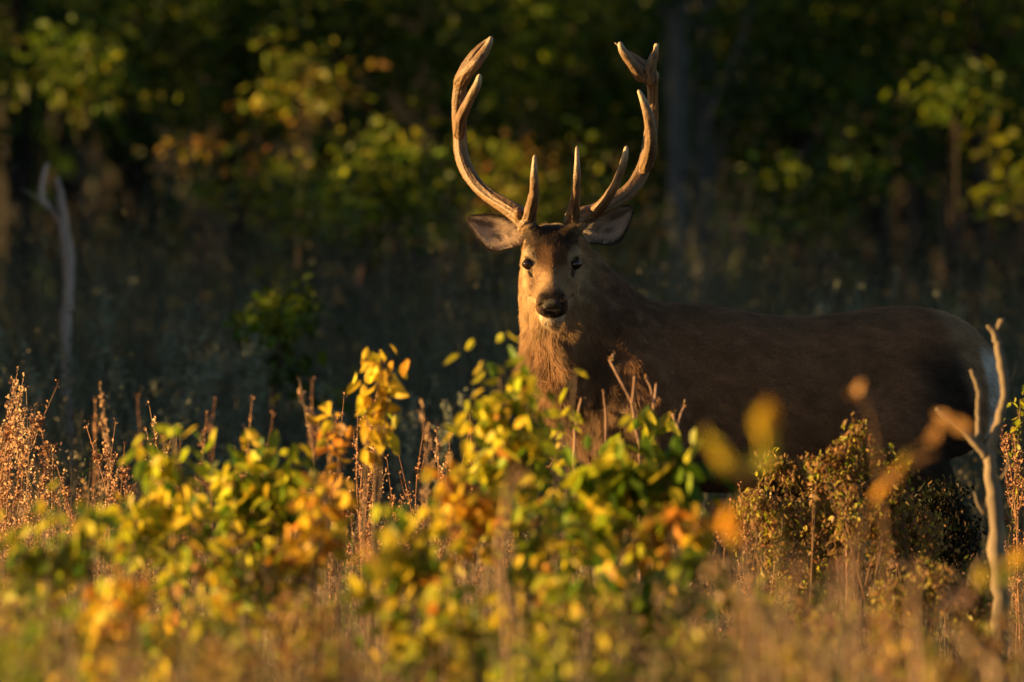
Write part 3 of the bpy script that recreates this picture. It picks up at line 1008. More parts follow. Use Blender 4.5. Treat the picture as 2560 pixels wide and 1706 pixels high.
# ================================================================== FOREST EDGE
specs = [
 # label, disp x, d, height, radius, crown ellipsoids, colour, palettes, weights, clumps
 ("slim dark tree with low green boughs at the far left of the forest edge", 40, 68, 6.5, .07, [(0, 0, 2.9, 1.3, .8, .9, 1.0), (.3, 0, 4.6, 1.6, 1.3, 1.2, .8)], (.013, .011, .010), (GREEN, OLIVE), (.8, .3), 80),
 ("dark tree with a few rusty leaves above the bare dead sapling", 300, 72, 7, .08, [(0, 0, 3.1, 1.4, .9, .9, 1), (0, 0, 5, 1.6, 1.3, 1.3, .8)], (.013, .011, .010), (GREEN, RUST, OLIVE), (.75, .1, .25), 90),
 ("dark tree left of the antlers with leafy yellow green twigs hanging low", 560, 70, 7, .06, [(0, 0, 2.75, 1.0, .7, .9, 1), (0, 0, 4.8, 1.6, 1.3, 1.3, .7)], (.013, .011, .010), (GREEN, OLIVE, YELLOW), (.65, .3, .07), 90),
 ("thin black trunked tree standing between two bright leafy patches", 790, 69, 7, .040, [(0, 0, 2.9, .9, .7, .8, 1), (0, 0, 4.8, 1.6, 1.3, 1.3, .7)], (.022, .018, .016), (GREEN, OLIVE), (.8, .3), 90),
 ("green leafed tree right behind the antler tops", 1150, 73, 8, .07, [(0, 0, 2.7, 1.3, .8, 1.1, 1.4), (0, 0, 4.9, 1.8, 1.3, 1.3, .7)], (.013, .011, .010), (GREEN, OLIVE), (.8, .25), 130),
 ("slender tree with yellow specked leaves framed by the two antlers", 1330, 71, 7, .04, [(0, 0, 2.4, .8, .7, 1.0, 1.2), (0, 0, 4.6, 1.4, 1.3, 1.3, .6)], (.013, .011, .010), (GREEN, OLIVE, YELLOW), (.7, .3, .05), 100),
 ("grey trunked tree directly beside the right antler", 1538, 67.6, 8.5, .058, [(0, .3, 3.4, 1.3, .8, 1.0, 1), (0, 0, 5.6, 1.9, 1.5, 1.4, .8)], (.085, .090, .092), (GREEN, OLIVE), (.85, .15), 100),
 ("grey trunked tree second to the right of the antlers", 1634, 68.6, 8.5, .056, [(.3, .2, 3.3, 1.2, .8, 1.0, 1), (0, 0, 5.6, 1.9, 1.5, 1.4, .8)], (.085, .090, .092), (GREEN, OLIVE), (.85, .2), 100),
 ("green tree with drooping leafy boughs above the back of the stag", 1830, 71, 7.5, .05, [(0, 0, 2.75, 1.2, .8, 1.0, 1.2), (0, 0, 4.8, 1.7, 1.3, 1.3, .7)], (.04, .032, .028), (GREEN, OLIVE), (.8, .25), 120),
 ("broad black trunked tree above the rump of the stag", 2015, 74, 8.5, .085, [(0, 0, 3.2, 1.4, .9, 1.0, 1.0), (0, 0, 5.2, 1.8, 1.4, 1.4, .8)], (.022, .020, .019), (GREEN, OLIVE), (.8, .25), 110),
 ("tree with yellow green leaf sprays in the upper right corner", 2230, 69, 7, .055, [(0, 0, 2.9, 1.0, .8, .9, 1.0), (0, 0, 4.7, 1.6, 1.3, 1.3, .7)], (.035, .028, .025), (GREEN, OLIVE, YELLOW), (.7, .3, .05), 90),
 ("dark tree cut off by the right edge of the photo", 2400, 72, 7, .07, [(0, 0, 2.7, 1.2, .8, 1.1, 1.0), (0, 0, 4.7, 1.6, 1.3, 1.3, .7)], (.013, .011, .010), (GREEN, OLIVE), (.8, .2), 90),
]
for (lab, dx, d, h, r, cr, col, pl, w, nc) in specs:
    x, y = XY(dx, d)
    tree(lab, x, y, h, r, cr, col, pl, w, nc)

# thin understorey stems and saplings before the dark of the wood
def bare_stem(label, paths, d, col, name="bare_sapling", cat="sapling", group=None, rs=1.0, base=True):
    """paths in display pixels: list of (x, y, radius in display px)"""
    p0 = paths[0][0]
    f = D(p0[0], p0[1], d)
    root = empty(name, (f.x, f.y, 0)); tag(root, label, cat, group)
    k = d / CAM_D / 800 * 1.088
    for i, pth in enumerate(paths):
        q = [tuple(D(a[0], a[1], d)) + (a[2] * k * rs,) for a in pth]
        if i == 0:
            q = [(q[0][0], q[0][1], -.05, q[0][3] * 1.3)] + q
        dy = 0 if i == 0 else rng.normal(0, .04)
        sp = spline(q, 6 * len(q))
        sp[:, 1] += np.linspace(0, 1, len(sp)) * dy
        sp[:, 3] *= 1 + .22 * (vnoise(np.stack([sp[:, 2] * 14, sp[:, 0] * 3 + i, sp[:, 1] * 0], 1), 1, 91) - .5) * 2
        sp[1:-1, 0] += rng.normal(0, .15, len(sp) - 2) * sp[1:-1, 3]
        b = Bag(); b.add(*tube(sp[:, :3], np.maximum(sp[:, 3], .0006), 9), col)
        link("trunk" if i == 0 else "branch", b.mesh("branch"), bark_mat, root)
    return root

bare_stem("bare grey dead sapling forking at the top on the left", [
    [(152, 800, 15), (155, 700, 16), (158, 600, 17), (150, 540, 17), (146, 500, 14), (140, 450, 10), (131, 408, 6)],
    [(150, 530, 9), (125, 490, 8), (97, 455, 7), (98, 415, 6), (108, 375, 4)],
    [(125, 490, 3), (85, 455, 2), (50, 435, 1)]], 52, (.38, .31, .29), rs=.78)
for (px, y0, y1, w, d, lab) in [
    (840, 760, 560, 9, 60, "short grey snag left of the stag's head"), (465, 700, 450, 8, 62, "thin leaning grey stem right of the dead sapling"),
    (1575, 720, 300, 9, 68.5, "thin brown sapling between the two grey trunks"), (2080, 660, 300, 9, 70, "thin brown sapling right of the black trunk"),
    (1790, 700, 360, 7, 70, "thin brown sapling above the middle of the stag's back"), (2170, 700, 420, 7, 68, "thin grey sapling above the stag's tail")]:
    bare_stem(lab, [[(px, y0, w), (px + rng.normal(0, 8), (y0 + y1) / 2, w * .8), (px + rng.normal(0, 16), y1, w * .4)],
                    [(px + 2, y0 * .5 + y1 * .5, w * .4), (px + 30 * rng.choice([-1, 1]), y0 * .3 + y1 * .7, w * .2)]], d, (.10, .065, .05), "thin_sapling", "sapling", "thin bare saplings in the wood")

def sapling(label, dx, dy, rx, ry, d, pals, w, n, leaf=.07, name="leafy_sapling", group="leafy saplings at the forest edge", col=(.06, .045, .035)):
    c = D(dx, dy, d); k = d / CAM_D / 800 * 1.088
    h = c.z
    return tree(label, c.x, c.y, h + ry * k * .6, .014, [(0, 0, h, rx * k, min(rx * k, .5), ry * k, 1)], col, pals, w, n, 16, leaf, name, group, cat="sapling", clump_r=.10)

_c = D(632, 730, 51); _k = 51 / CAM_D / 800 * 1.088
tree("small green leafy sapling standing alone in the shade on the left", _c.x, _c.y, _c.z + .1, .012,
     [(-.02, 0, _c.z, 26 * _k, .12, 26 * _k, 1), (.05, 0, _c.z + .06, 20 * _k, .12, 18 * _k, .6), (.06, 0, _c.z - .22, 34 * _k, .15, 26 * _k, .5), (.22, .05, _c.z - .34, 28 * _k, .12, 18 * _k, .3)],
     (.05, .04, .03), (OLIVE, GREEN, YELLOW), (.9, .4, .2), 34, 12, .06, "leafy_sapling", "leafy saplings at the forest edge", cat="sapling", clump_r=.07)
sapling("yellow green leafy sapling left of the antlers", 900, 430, 90, 80, 63, (OLIVE, YELLOW), (.8, .15), 52)
sapling("sapling with orange and yellow leaves left of the thin black trunk", 620, 410, 80, 40, 63, (YELLOW, RUST, OLIVE), (.3, .3, .5), 12)
sapling("sapling with pale yellow leaves close left of the thin black trunk", 720, 460, 50, 50, 62, (YELLOW, OLIVE), (.4, .7), 10)
sapling("olive leafy sapling seen between the brow tines", 1270, 440, 100, 80, 65, (OLIVE, RUST), (.8, .2), 34)
sapling("small orange leaved sapling between the ear and the grey trunk", 1440, 560, 50, 60, 64, (RUST, OLIVE), (.6, .6), 14)
sapling("sapling with green leaves low behind the stag's back", 1850, 450, 90, 60, 66, (GREEN, OLIVE), (.7, .3), 26)
sapling("sapling with a few gold leaves by the far right edge", 2320, 400, 50, 40, 64, (YELLOW, OLIVE), (.5, .6), 8)
sapling("sapling with a bright yellow green spray at the upper right", 2190, 215, 60, 40, 64, (OLIVE, GREEN), (.8, .4), 12)
sapling("sapling with yellow leaves and a pinkish tuft at the upper left", 680, 170, 60, 60, 65, (OLIVE, YELLOW, RUST), (.6, .2, .3), 16)
sapling("sapling with sunlit leaf sprays in the upper left corner", 200, 160, 90, 60, 64, (OLIVE, YELLOW), (.8, .1), 22)
sapling("dark sapling with one gold tuft at the far left", 440, 350, 40, 20, 63, (RUST, YELLOW), (.8, .4), 3)

# the deeper wood: reads as one dark mass
def far_wood():
    n = 26000
    x = rng.uniform(-26, 16, n); y = rng.uniform(40, 58, n); z = 11 * rng.random(n) ** .8 + .3
    keep = vnoise(np.stack([x, y, z], 1), .8, 51) > .33
    p = np.stack([x, y, z], 1)[keep]
    V, F, C = leaf_cloud(p, .30, pal_pick((GREEN, OLIVE), (.9, .1), len(p), .3) * .45, aspect=.7)  # leaf colour darkened in place of the shade inside the wood
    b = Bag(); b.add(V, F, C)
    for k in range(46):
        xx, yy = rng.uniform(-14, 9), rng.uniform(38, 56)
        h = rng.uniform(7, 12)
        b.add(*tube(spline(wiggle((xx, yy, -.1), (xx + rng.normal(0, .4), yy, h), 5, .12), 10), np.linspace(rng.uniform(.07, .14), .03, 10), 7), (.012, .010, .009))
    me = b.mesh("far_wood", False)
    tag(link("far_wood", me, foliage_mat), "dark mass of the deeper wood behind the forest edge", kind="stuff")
far_wood()

# the wood continues to the left, outside the frame, and keeps the low sun off the strip behind the stag
for k, (x, y, h) in enumerate([(-7.5, 8.5, 4.6), (-8.5, 11.5, 5.2), (-7.8, 14.5, 5.0), (-8.5, 17.3, 5.2), (-9.5, 20.2, 3.2), (-8.5, 23, 2.9), (-10, 26, 5.0), (-9, 29, 4.0), (-10.5, 32, 4.6), (-9.5, 35, 6.5)]):
    tree("bushy tree of the wood left of the clearing", x, y, h, .09, [(0, 0, h * .33, 1.4, 1.9, h * .33, 1), (0, 0, h * .72, 1.3, 1.7, h * .28, .7)], (.05, .04, .035), (GREEN, OLIVE), (.8, .3), 200, 22, .24, "woodland_tree", "trees of the wood left of the clearing", clump_r=.25)

# ================================================================== GRASSES
grass_mat = leaf_mat("grass_blade", 'attr', trans=.35, rough=.6)

def blades(n, dr, margin, hfun, col, width=.0028, lean=.18, left=None, xr=None):
    d = np.sqrt(rng.uniform(dr[0] ** 2, dr[1] ** 2, n))
    if xr is None:
        hw = .041 * d
        x = rng.uniform(-1, 1, n) * (hw + margin) - (.3 if left is None else left)
    else:
        x = rng.uniform(xr[0], xr[1], n) * d / CAM_D
    y = d - CAM_D
    h = hfun(x, y) * (.55 + .6 * rng.random(n))
    keep = h > .05
    x, y, h = x[keep], y[keep], h[keep]; n = len(x)
    a = rng.uniform(0, 2 * np.pi, n)
    ln = np.abs(rng.normal(0, lean, n)) * h
    dirx, diry = np.cos(a), np.sin(a)
    b = rng.uniform(0, 2 * np.pi, n)
    wx, wy = np.cos(b) * width * .5, np.sin(b) * width * .5
    V = []
    for t, ww in ((0, 1.0), (.35, .95), (.7, .7), (1.0, .2)):
        cx = x + dirx * ln * t * t; cy = y + diry * ln * t * t; cz = h * (t - .10 * t * t * ln / (h + .01))
        cx = cx + (vnoise(np.stack([x * 50, y * 50, cz * 4], 1), 1, 61) - .5) * .03
        V.append(np.stack([cx - wx * ww, cy - wy * ww, cz], 1)); V.append(np.stack([cx + wx * ww, cy + wy * ww, cz], 1))
    V = np.stack(V, 1).reshape(-1, 3)
    i = np.arange(n)[:, None] * 8
    F = np.concatenate([i + np.array([[q, q + 1, q + 3, q + 2]]) for q in (0, 2, 4)])
    c = col(n) if callable(col) else pal_pick((col,), (1,), n, .2)
    tips = np.stack([x + dirx * ln, y + diry * ln, h * .97], 1)
    return V, F, np.repeat(c, 8, axis=0), tips, c

TAN = [(.36, .26, .17), (.30, .21, .14), (.25, .16, .10), (.40, .30, .21), (.20, .12, .075)]
PINK = [(.34, .22, .16), (.28, .17, .12), (.40, .28, .20)]
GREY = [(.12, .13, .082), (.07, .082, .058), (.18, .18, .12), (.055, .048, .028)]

def grass_obj(name, label, parts):
    b = Bag()
    for (V, F, C) in parts: b.add(V, F, C)
    tag(link(name, b.mesh(name, False), grass_mat), label, kind="stuff")

def seedheads(tips, cols, per, size, spread, up=.9):
    n = len(tips)
    p = np.repeat(tips, per, axis=0) + rng.normal(0, 1, (n * per, 3)) * np.array([spread * .35, spread * .35, spread])
    V, F, C = leaf_cloud(p, size, np.repeat(cols, per, axis=0) * (.8 + .5 * rng.random((n * per, 1))), droop=-up, aspect=.35)
    return V, F, C

# shaded grey green undergrowth between the clearing and the forest
hf = lambda x, y: np.interp(y, [7, 12, 18, 24, 32], [.75, 1.0, 1.25, 1.35, 1.2]) * (.35 + 1.1 * vnoise(np.stack([x, y, x * 0], -1), 1.1, 71))
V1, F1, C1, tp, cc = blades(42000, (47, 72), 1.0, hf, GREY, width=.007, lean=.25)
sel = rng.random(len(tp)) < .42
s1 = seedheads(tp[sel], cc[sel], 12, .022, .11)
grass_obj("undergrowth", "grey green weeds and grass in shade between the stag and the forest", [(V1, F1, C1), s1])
# ================================================================== CLEARING GRASS
def hn(x, y):
    u = x * CAM_D / (y + CAM_D)
    h = .56 * (.30 + 1.05 * vnoise(np.stack([x, y, x * 0], -1), 1.6, 81)) * np.interp(u, [-1.6, -.9, 0, .5, 1.6], [1.0, .85, .80, .95, 1.0])
    return h * np.where((y > -6) & (u > .55), .62, 1.0)
def gcol(pals, wts):
    return lambda n: pal_pick(pals, wts, n, .30)
pa = []
for (n, dr, cw, w) in [(24000, (36, 47), ((TAN, PINK, OLIVE), (.6, .3, .15)), .0028), (9000, (29, 36), ((TAN, PINK, OLIVE), (.5, .3, .3)), .0032), (5200, (20, 29), ((TAN, PINK, OLIVE), (.4, .4, .3)), .0036)]:
    V1, F1, C1, tp, cc = blades(n, dr, .5, hn, gcol(*cw), width=w)
    m = .20 + 1.0 * vnoise(np.repeat(np.stack([tp[:, 0], tp[:, 1], tp[:, 0] * 0], 1), 8, axis=0), 2.2, 83)[:, None]
    pa.append((V1, F1, C1 * m))
    sel = rng.random(len(tp)) < .30
    pa.append(seedheads(tp[sel], cc[sel], 6, .013, .04))
grass_obj("dry_grass", "dry tan and pinkish brown grass covering the clearing", pa)

# ================================================================== LEAVES AND SHRUBS
def leaf_mesh(kind, k):
    r = np.random.default_rng(100 + k)
    if kind == "oval":
        t = np.array([0, .16, .38, .62, .84, 1.0])
        w = np.array([.02, .14, .205, .19, .10, .005]) * r.uniform(.8, 1.3)
        curl = r.uniform(-.6, 1.6); fold = r.uniform(.1, .7); twist = r.uniform(-.5, .5)
        V = []
        for a, b in zip(t, w):
            z = -curl * .28 * a * a + .02 * r.normal()
            tw = twist * a
            for sgn in (-1, 0, 1):
                yy = sgn * b * (1 + .06 * r.normal()); zz = abs(sgn) * b * fold
                V.append((a, yy * math.cos(tw) - zz * math.sin(tw), z + zz * math.cos(tw) + yy * math.sin(tw)))
        F = []
        for i in range(5):
            F += [(i * 3, i * 3 + 3, i * 3 + 4, i * 3 + 1), (i * 3 + 1, i * 3 + 4, i * 3 + 5, i * 3 + 2)]
        return mesh_np("leaf_oval", np.array(V), np.array(F))
    if kind == "lobed":
        out = []
        m = 18
        for i in range(m + 1):
            a = -2.55 + 5.1 * i / m
            lob = .5 + .5 * math.cos(a * 2.45)
            rad = (.34 + .30 * lob ** 1.5) * (1 - .18 * abs(a) / 2.5) * (1 + .05 * r.normal())
            out.append((.40 + rad * math.cos(a), rad * math.sin(a)))
        V = [(.38, 0, .02)] + [(x, y, -.22 * (x - .4) ** 2 - .3 * y * y * r.uniform(.4, 1.3)) for x, y in out] + [(0, 0, 0)]
        n = len(out)
        F = [(0, i + 1, i + 2) for i in range(n - 1)] + [(0, n, n + 1), (0, n + 1, 1)]
        return mesh_np("leaf_lobed", np.array(V), np.array(F))
leaf_obj_mat = leaf_mat("autumn_leaf", 'object', trans=.5, rough=.45, nsc=2.6, lo=.62, hi=1.35)
LV = {"oval": [leaf_mesh("oval", k) for k in range(7)], "lobed": [leaf_mesh("lobed", k + 20) for k in range(5)]}
for v in LV.values():
    for me in v: me.materials.append(leaf_obj_mat)

C_YG = [(.42, .43, .020), (.52, .48, .025), (.28, .33, .018), (.60, .50, .030)]
C_GR = [(.08, .15, .010), (.12, .21, .014), (.05, .10, .008), (.17, .24, .016)]
C_YE = [(.68, .52, .03), (.74, .56, .04), (.60, .48, .03)]
C_OR = [(.66, .42, .03), (.60, .33, .03), (.50, .22, .03)]
C_BR = [(.24, .13, .05), (.30, .17, .06)]
C_OC = [(.38, .33, .05), (.30, .28, .04), (.44, .36, .06), (.26, .18, .06)]

n_leaf = 0
def add_leaf(root, base, dirv, size, color, kind="oval"):
    global n_leaf
    me = LV[kind][int(rng.integers(len(LV[kind])))]
    o = bpy.data.objects.new("leaf", me)
    COL.objects.link(o); o.parent = root
    x = Vector(dirv).normalized()
    rnd = Vector(rng.normal(size=3))
    z = x.cross(rnd).normalized(); y = z.cross(x)
    M = Matrix(((x.x, y.x, z.x), (x.y, y.y, z.y), (x.z, y.z, z.z)))
    o.matrix_basis = Matrix.Translation(Vector(base) - root.location) @ M.to_4x4() @ Matrix.Scale(size, 4)
    o.color = (*np.clip(color, 0, 1), 1)
    n_leaf += 1


def shrub(label, dx, d, blobs, pals, w, leaf=.062, kind="oval", name="shrub", cat="shrub", group=None, stem_col=(.16, .11, .075), per_twig=7, stem_r=.006, droop=.95, fill=.7, depth=.7):
    """blobs in display pixels: (cx, cy, rx, ry, leaves)"""
    if name != "small_leaved_bush" and d < 35: d -= .3
    f = D(dx, 784, d)
    root = empty(name, (f.x, f.y, 0)); tag(root, label, cat, group)
    if leaf > .04: leaf = leaf * .90
    foot = np.array([f.x, f.y, -.03])
    k = d / CAM_D / 800 * 1.088
    st = Bag()
    for (cx, cy, rx, ry, n) in blobs:
        c = np.array(D(cx, cy, d)); c[1] += rng.normal(0, .03)
        mid = foot * .45 + c * .55 + np.array([rng.normal(0, .05), rng.normal(0, .04), .0]); mid[2] = foot[2] + (c[2] - foot[2]) * .5
        path = spline([foot + np.array([rng.normal(0, .015), rng.normal(0, .015), 0]), mid, c], 14)
        st.add(*tube(path, np.linspace(stem_r, stem_r * .4, 14), 6), stem_col)
        if leaf > .05 and n > 16: n = int(n * 1.0)
        nt = max(1, int(round(n / per_twig)))
        for _ in range(nt):
            v = rand_dirs(1)[0] * rng.random() ** .4
            e = c + v * np.array([rx * k, rx * k * depth, ry * k])
            s = path[int(np.clip(13 - 7 * rng.random(), 5, 13))]
            if e[2] < s[2] - .02: s = path[int(np.clip(np.searchsorted(path[:, 2], e[2] - .05), 3, 13))]
            m = (s + e) / 2 + np.array([0, 0, .25 * np.linalg.norm(e - s)]) * .5
            tw = spline([s, m, e], 9)
            st.add(*tube(tw, np.linspace(stem_r * .42, .0009, 9), 4), stem_col)
            col0 = pal_pick(pals, w, 1, .12)[0]
            Tn = np.gradient(tw, axis=0)
            q = max(1, int(n / nt + rng.normal(0, .8)))
            for i in range(q):
                u = 1.0 - .62 * (i / max(1, q)) * (.8 + .4 * rng.random())
                j = int(np.clip(u * 8, 0, 8))
                b = tw[j]
                side = rng.normal(0, 1, 3); side[2] *= .4
                dv = Tn[j] / (np.linalg.norm(Tn[j]) + 1e-9) * .6 + side * .55 + np.array([0, 0, -droop])
                cl = col0 * .5 + pal_pick(pals, w, 1, .15)[0] * .5 if rng.random() < .7 else pal_pick(pals, w, 1, .15)[0]
                add_leaf(root, b, dv, leaf * rng.uniform(.5, 1.4), cl, kind)
    link("stem", st.mesh("stem"), bark_mat, root)
    pp = []
    for (cx, cy, rx, ry, n) in blobs:
        if n < 12: continue
        c = np.array(D(cx, cy, d)); m = int(n * fill)
        v = rand_dirs(m) * (rng.random((m, 1)) ** .5) * np.array([rx * k * 1.05, rx * k * depth * 1.2, ry * k * 1.05])
        g = np.array([rng.normal(0, 1, 3) for _ in range(max(3, m // 9))]); g /= np.linalg.norm(g, axis=1)[:, None]
        g = g * np.array([rx * k, rx * k * depth, ry * k]) * (rng.random((len(g), 1)) ** .45)
        q = g[rng.integers(len(g), size=m)] + rng.normal(0, leaf * .7, (m, 3))
        pp.append(c + np.where(rng.random((m, 1)) < .85, q, v))
    if pp:
        pp = np.concatenate(pp)
        V, F, C = leaf_cloud(pp, leaf * .85, pal_pick(pals, w, len(pp), .22), droop=droop)
        me = mesh_np("foliage", V, F, False); vcol(me, C)
        tag(link("foliage", me, foliage_mat, root), kind="stuff")
    return root

G1 = "yellow green autumn shrubs in front of the stag"
shrub("yellow green shrub at the left with one upright pale leaf on top", 350, 33, [(385, 1065, 70, 55, 60), (310, 1190, 60, 70, 45), (400, 1170, 90, 80, 75), (395, 985, 8, 12, 2)], (C_YG, C_YE, C_GR), (.75, .3, .25), group=G1, name="autumn_shrub")
shrub("dense green shrub with rounded top right of the pale leaf", 590, 34, [(560, 1075, 75, 55, 75), (660, 1080, 75, 50, 70), (600, 1170, 90, 70, 85)], (C_YG, C_GR, C_YE), (.65, .5, .15), leaf=.068, group=G1, name="autumn_shrub")
shrub("shrub whose right side has turned orange beside the dry stalks", 680, 32, [(745, 1120, 45, 45, 28), (700, 1180, 55, 50, 40), (690, 1240, 50, 60, 34), (780, 1100, 22, 30, 9)], (C_OR, C_YE, C_YG), (.6, .35, .2), leaf=.060, group=G1, name="autumn_shrub")
shrub("tall thin shoot of hanging yellow leaves above the dry stalks", 850, 35.5, [(888, 808, 18, 16, 9), (872, 850, 28, 24, 16), (845, 910, 28, 22, 14), (895, 865, 20, 26, 12)], (C_YE, C_OR, C_YG), (.85, .2, .12), leaf=.072, group=G1, name="autumn_shrub", per_twig=5, stem_r=.004, droop=1.1)
shrub("small shoot of dark orange leaves left of the hanging yellow leaves", 775, 35, [(768, 960, 24, 26, 14), (775, 1000, 26, 26, 12)], (C_OR, C_BR, C_YE), (.6, .25, .2), leaf=.058, group=G1, name="autumn_shrub", per_twig=5, stem_r=.004, droop=.8)
shrub("low green and yellow shrub reaching the left edge", 90, 31, [(40, 1260, 60, 50, 45), (150, 1240, 80, 60, 65), (210, 1180, 40, 50, 25), (100, 1330, 90, 50, 60)], (C_YG, C_GR, C_YE), (.5, .6, .15), leaf=.060, group=G1, name="autumn_shrub")
shrub("low shrub with orange and gold leaves near the lower left corner", 250, 29.5, [(240, 1400, 60, 60, 40), (300, 1470, 60, 50, 36), (290, 1330, 70, 40, 36), (250, 1530, 50, 40, 22)], (C_OR, C_YE, C_YG), (.5, .4, .25), leaf=.058, group=G1, name="autumn_shrub")
shrub("shrub of mixed green and ochre leaves below the dense green one", 520, 32, [(500, 1290, 110, 60, 80), (420, 1400, 80, 60, 45), (610, 1320, 80, 60, 55)], (C_YG, C_BR, C_OR, C_GR), (.5, .2, .2, .4), leaf=.060, group=G1, name="autumn_shrub")
shrub("tall yellow shrub whose top reaches below the stag's throat", 1190, 33.5, [(1145, 838, 26, 28, 16), (1195, 872, 26, 30, 16), (1120, 950, 60, 50, 52), (1195, 960, 60, 50, 48), (1130, 1050, 70, 50, 54), (1215, 1060, 55, 50, 36)], (C_YG, C_YE, C_GR, C_OR), (.65, .35, .25, .06), leaf=.060, group=G1, name="autumn_shrub")
shrub("thin sprig of yellow green leaves against the stag's chest", 1290, 35, [(1325, 850, 22, 8, 3), (1308, 885, 14, 18, 4), (1290, 940, 16, 22, 5), (1290, 995, 30, 26, 11)], (C_YG, C_YE), (.85, .25), leaf=.056, group=G1, name="autumn_shrub", per_twig=4, stem_r=.0035)
shrub("shrub with rust orange crown of leaves in the middle of the row", 1080, 32.5, [(1070, 1100, 60, 34, 34), (1120, 1150, 60, 50, 42), (1060, 1190, 50, 40, 28)], (C_OR, C_YE, C_BR), (.6, .4, .1), leaf=.062, group=G1, name="autumn_shrub")
shrub("loose shrub with long lemon yellow leaves left of the brown stalk", 930, 31, [(930, 1230, 60, 50, 42), (870, 1330, 60, 60, 36), (985, 1190, 40, 40, 22), (990, 1310, 60, 60, 42), (900, 1440, 50, 50, 22)], (C_YE, C_YG, C_GR, C_OR), (.45, .5, .25, .12), leaf=.066, group=G1, name="autumn_shrub")
shrub("low bright yellow shrub at the bottom middle", 1020, 30, [(1010, 1390, 60, 60, 40), (960, 1460, 60, 50, 34), (1090, 1440, 70, 60, 40), (1050, 1540, 90, 40, 40)], (C_YE, C_YG, C_GR, C_OR), (.4, .5, .35, .1), leaf=.060, group=G1, name="autumn_shrub")
shrub("shrub of yellow and green leaves right of the brown stalk", 1240, 32, [(1240, 1160, 60, 50, 44), (1220, 1280, 60, 60, 44), (1300, 1220, 60, 60, 40), (1260, 1400, 70, 60, 38)], (C_YG, C_YE, C_GR, C_OR), (.5, .25, .35, .15), leaf=.058, group=G1, name="autumn_shrub")
shrub("dark green shrub with broad lobed leaves below the stag's chest", 1430, 33, [(1400, 1110, 60, 50, 34), (1480, 1080, 60, 50, 34), (1545, 1070, 45, 50, 24), (1390, 1190, 60, 45, 26), (1340, 1080, 30, 50, 14)], (C_GR, C_YG, C_OR), (.6, .6, .06), leaf=.085, kind="lobed", group=G1, name="broad_leaved_shrub", per_twig=4)
shrub("light green lobed shoot standing before the stag's shoulder", 1480, 35.5, [(1515, 945, 30, 24, 9), (1485, 985, 34, 30, 12), (1440, 1010, 34, 24, 11)], (C_YG, C_GR), (1.0, .25), leaf=.075, kind="lobed", group=G1, name="broad_leaved_shrub", per_twig=3, stem_r=.004)
shrub("shrub with hanging orange leaves right of the dark green shrub", 1570, 32, [(1540, 1180, 50, 40, 30), (1600, 1210, 60, 34, 34), (1500, 1210, 40, 50, 24), (1440, 1230, 60, 40, 26)], (C_OR, C_YE, C_YG), (.55, .4, .25), leaf=.058, group=G1, name="autumn_shrub", droop=1.0)
shrub("low green shrub with broad dark leaves near the bottom", 1500, 31, [(1510, 1400, 50, 50, 16), (1560, 1300, 50, 40, 12), (1440, 1320, 60, 40, 14), (1620, 1290, 40, 30, 8), (1530, 1490, 60, 40, 14)], (C_GR, C_YG), (.9, .2), leaf=.085, kind="lobed", group=G1, name="broad_leaved_shrub", per_twig=3)
shrub("yellow and olive shrub at the bottom left of the middle", 420, 29, [(400, 1480, 70, 60, 34), (480, 1400, 60, 50, 26), (150, 1480, 60, 50, 20)], (C_YG, C_OR, C_GR), (.6, .2, .3), leaf=.056, group=G1, name="autumn_shrub")
shrub("yellow leaved shrub low between the brown stalk and the lobed shrub", 1330, 30.5, [(1330, 1330, 70, 50, 34), (1280, 1420, 70, 50, 30), (1180, 1380, 50, 60, 24)], (C_YE, C_YG, C_GR, C_OR), (.35, .5, .3, .15), leaf=.056, group=G1, name="autumn_shrub")
shrub("low sparse shrub of pale green leaves by the bottom edge", 1290, 28, [(1290, 1500, 50, 60, 22), (1180, 1530, 70, 40, 22), (1390, 1530, 60, 40, 18)], (C_YG, C_GR), (.7, .4), leaf=.054, group=G1, name="autumn_shrub")
shrub("low grassy green shrub in the lower left corner", 20, 25, [(20, 1500, 60, 70, 30), (60, 1550, 70, 40, 24)], (C_GR, C_YG), (.8, .3), leaf=.055, group=G1, name="autumn_shrub")

# small leaved bushes under the belly and flank
G2 = "small leaved bushes under the stag"
def irregular(blobs, k):
    out = []
    for (cx, cy, rx, ry, n) in blobs:
        for _ in range(k):
            q = rng.uniform(.32, .6)
            out.append((cx + rng.normal(0, rx * .5), cy + rng.normal(0, ry * .5), rx * q, ry * q * 1.1, max(12, int(n / k))))
    return out
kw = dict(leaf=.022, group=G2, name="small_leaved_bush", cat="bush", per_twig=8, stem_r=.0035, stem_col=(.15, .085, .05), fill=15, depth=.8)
shrub("brown bush of tiny olive leaves under the stag's belly", 1830, 38.2, irregular([(1800, 1110, 75, 70, 48), (1880, 1130, 80, 80, 60), (1790, 1220, 70, 80, 48), (1890, 1260, 80, 90, 60)], 4), (C_OC, C_YG, C_BR), (.5, .06, 1.0), **kw)
shrub("brown bush of tiny ochre leaves before the stag's hind leg", 2010, 37.6, irregular([(1960, 1080, 75, 70, 48), (2050, 1095, 75, 75, 48), (1990, 1190, 80, 80, 60), (2070, 1240, 70, 80, 48)], 4), (C_OC, C_YG, C_BR), (.5, .06, 1.0), **kw)
shrub("wide rusty bush filling the gap between the two small leaved bushes", 1930, 38.8, irregular([(1900, 1170, 90, 70, 50), (2000, 1280, 100, 80, 60), (1820, 1330, 90, 60, 40), (2110, 1180, 60, 70, 40), (1740, 1200, 50, 80, 50), (1950, 1100, 90, 50, 50)], 5), (C_OC, C_BR), (.35, 1.0), **kw)
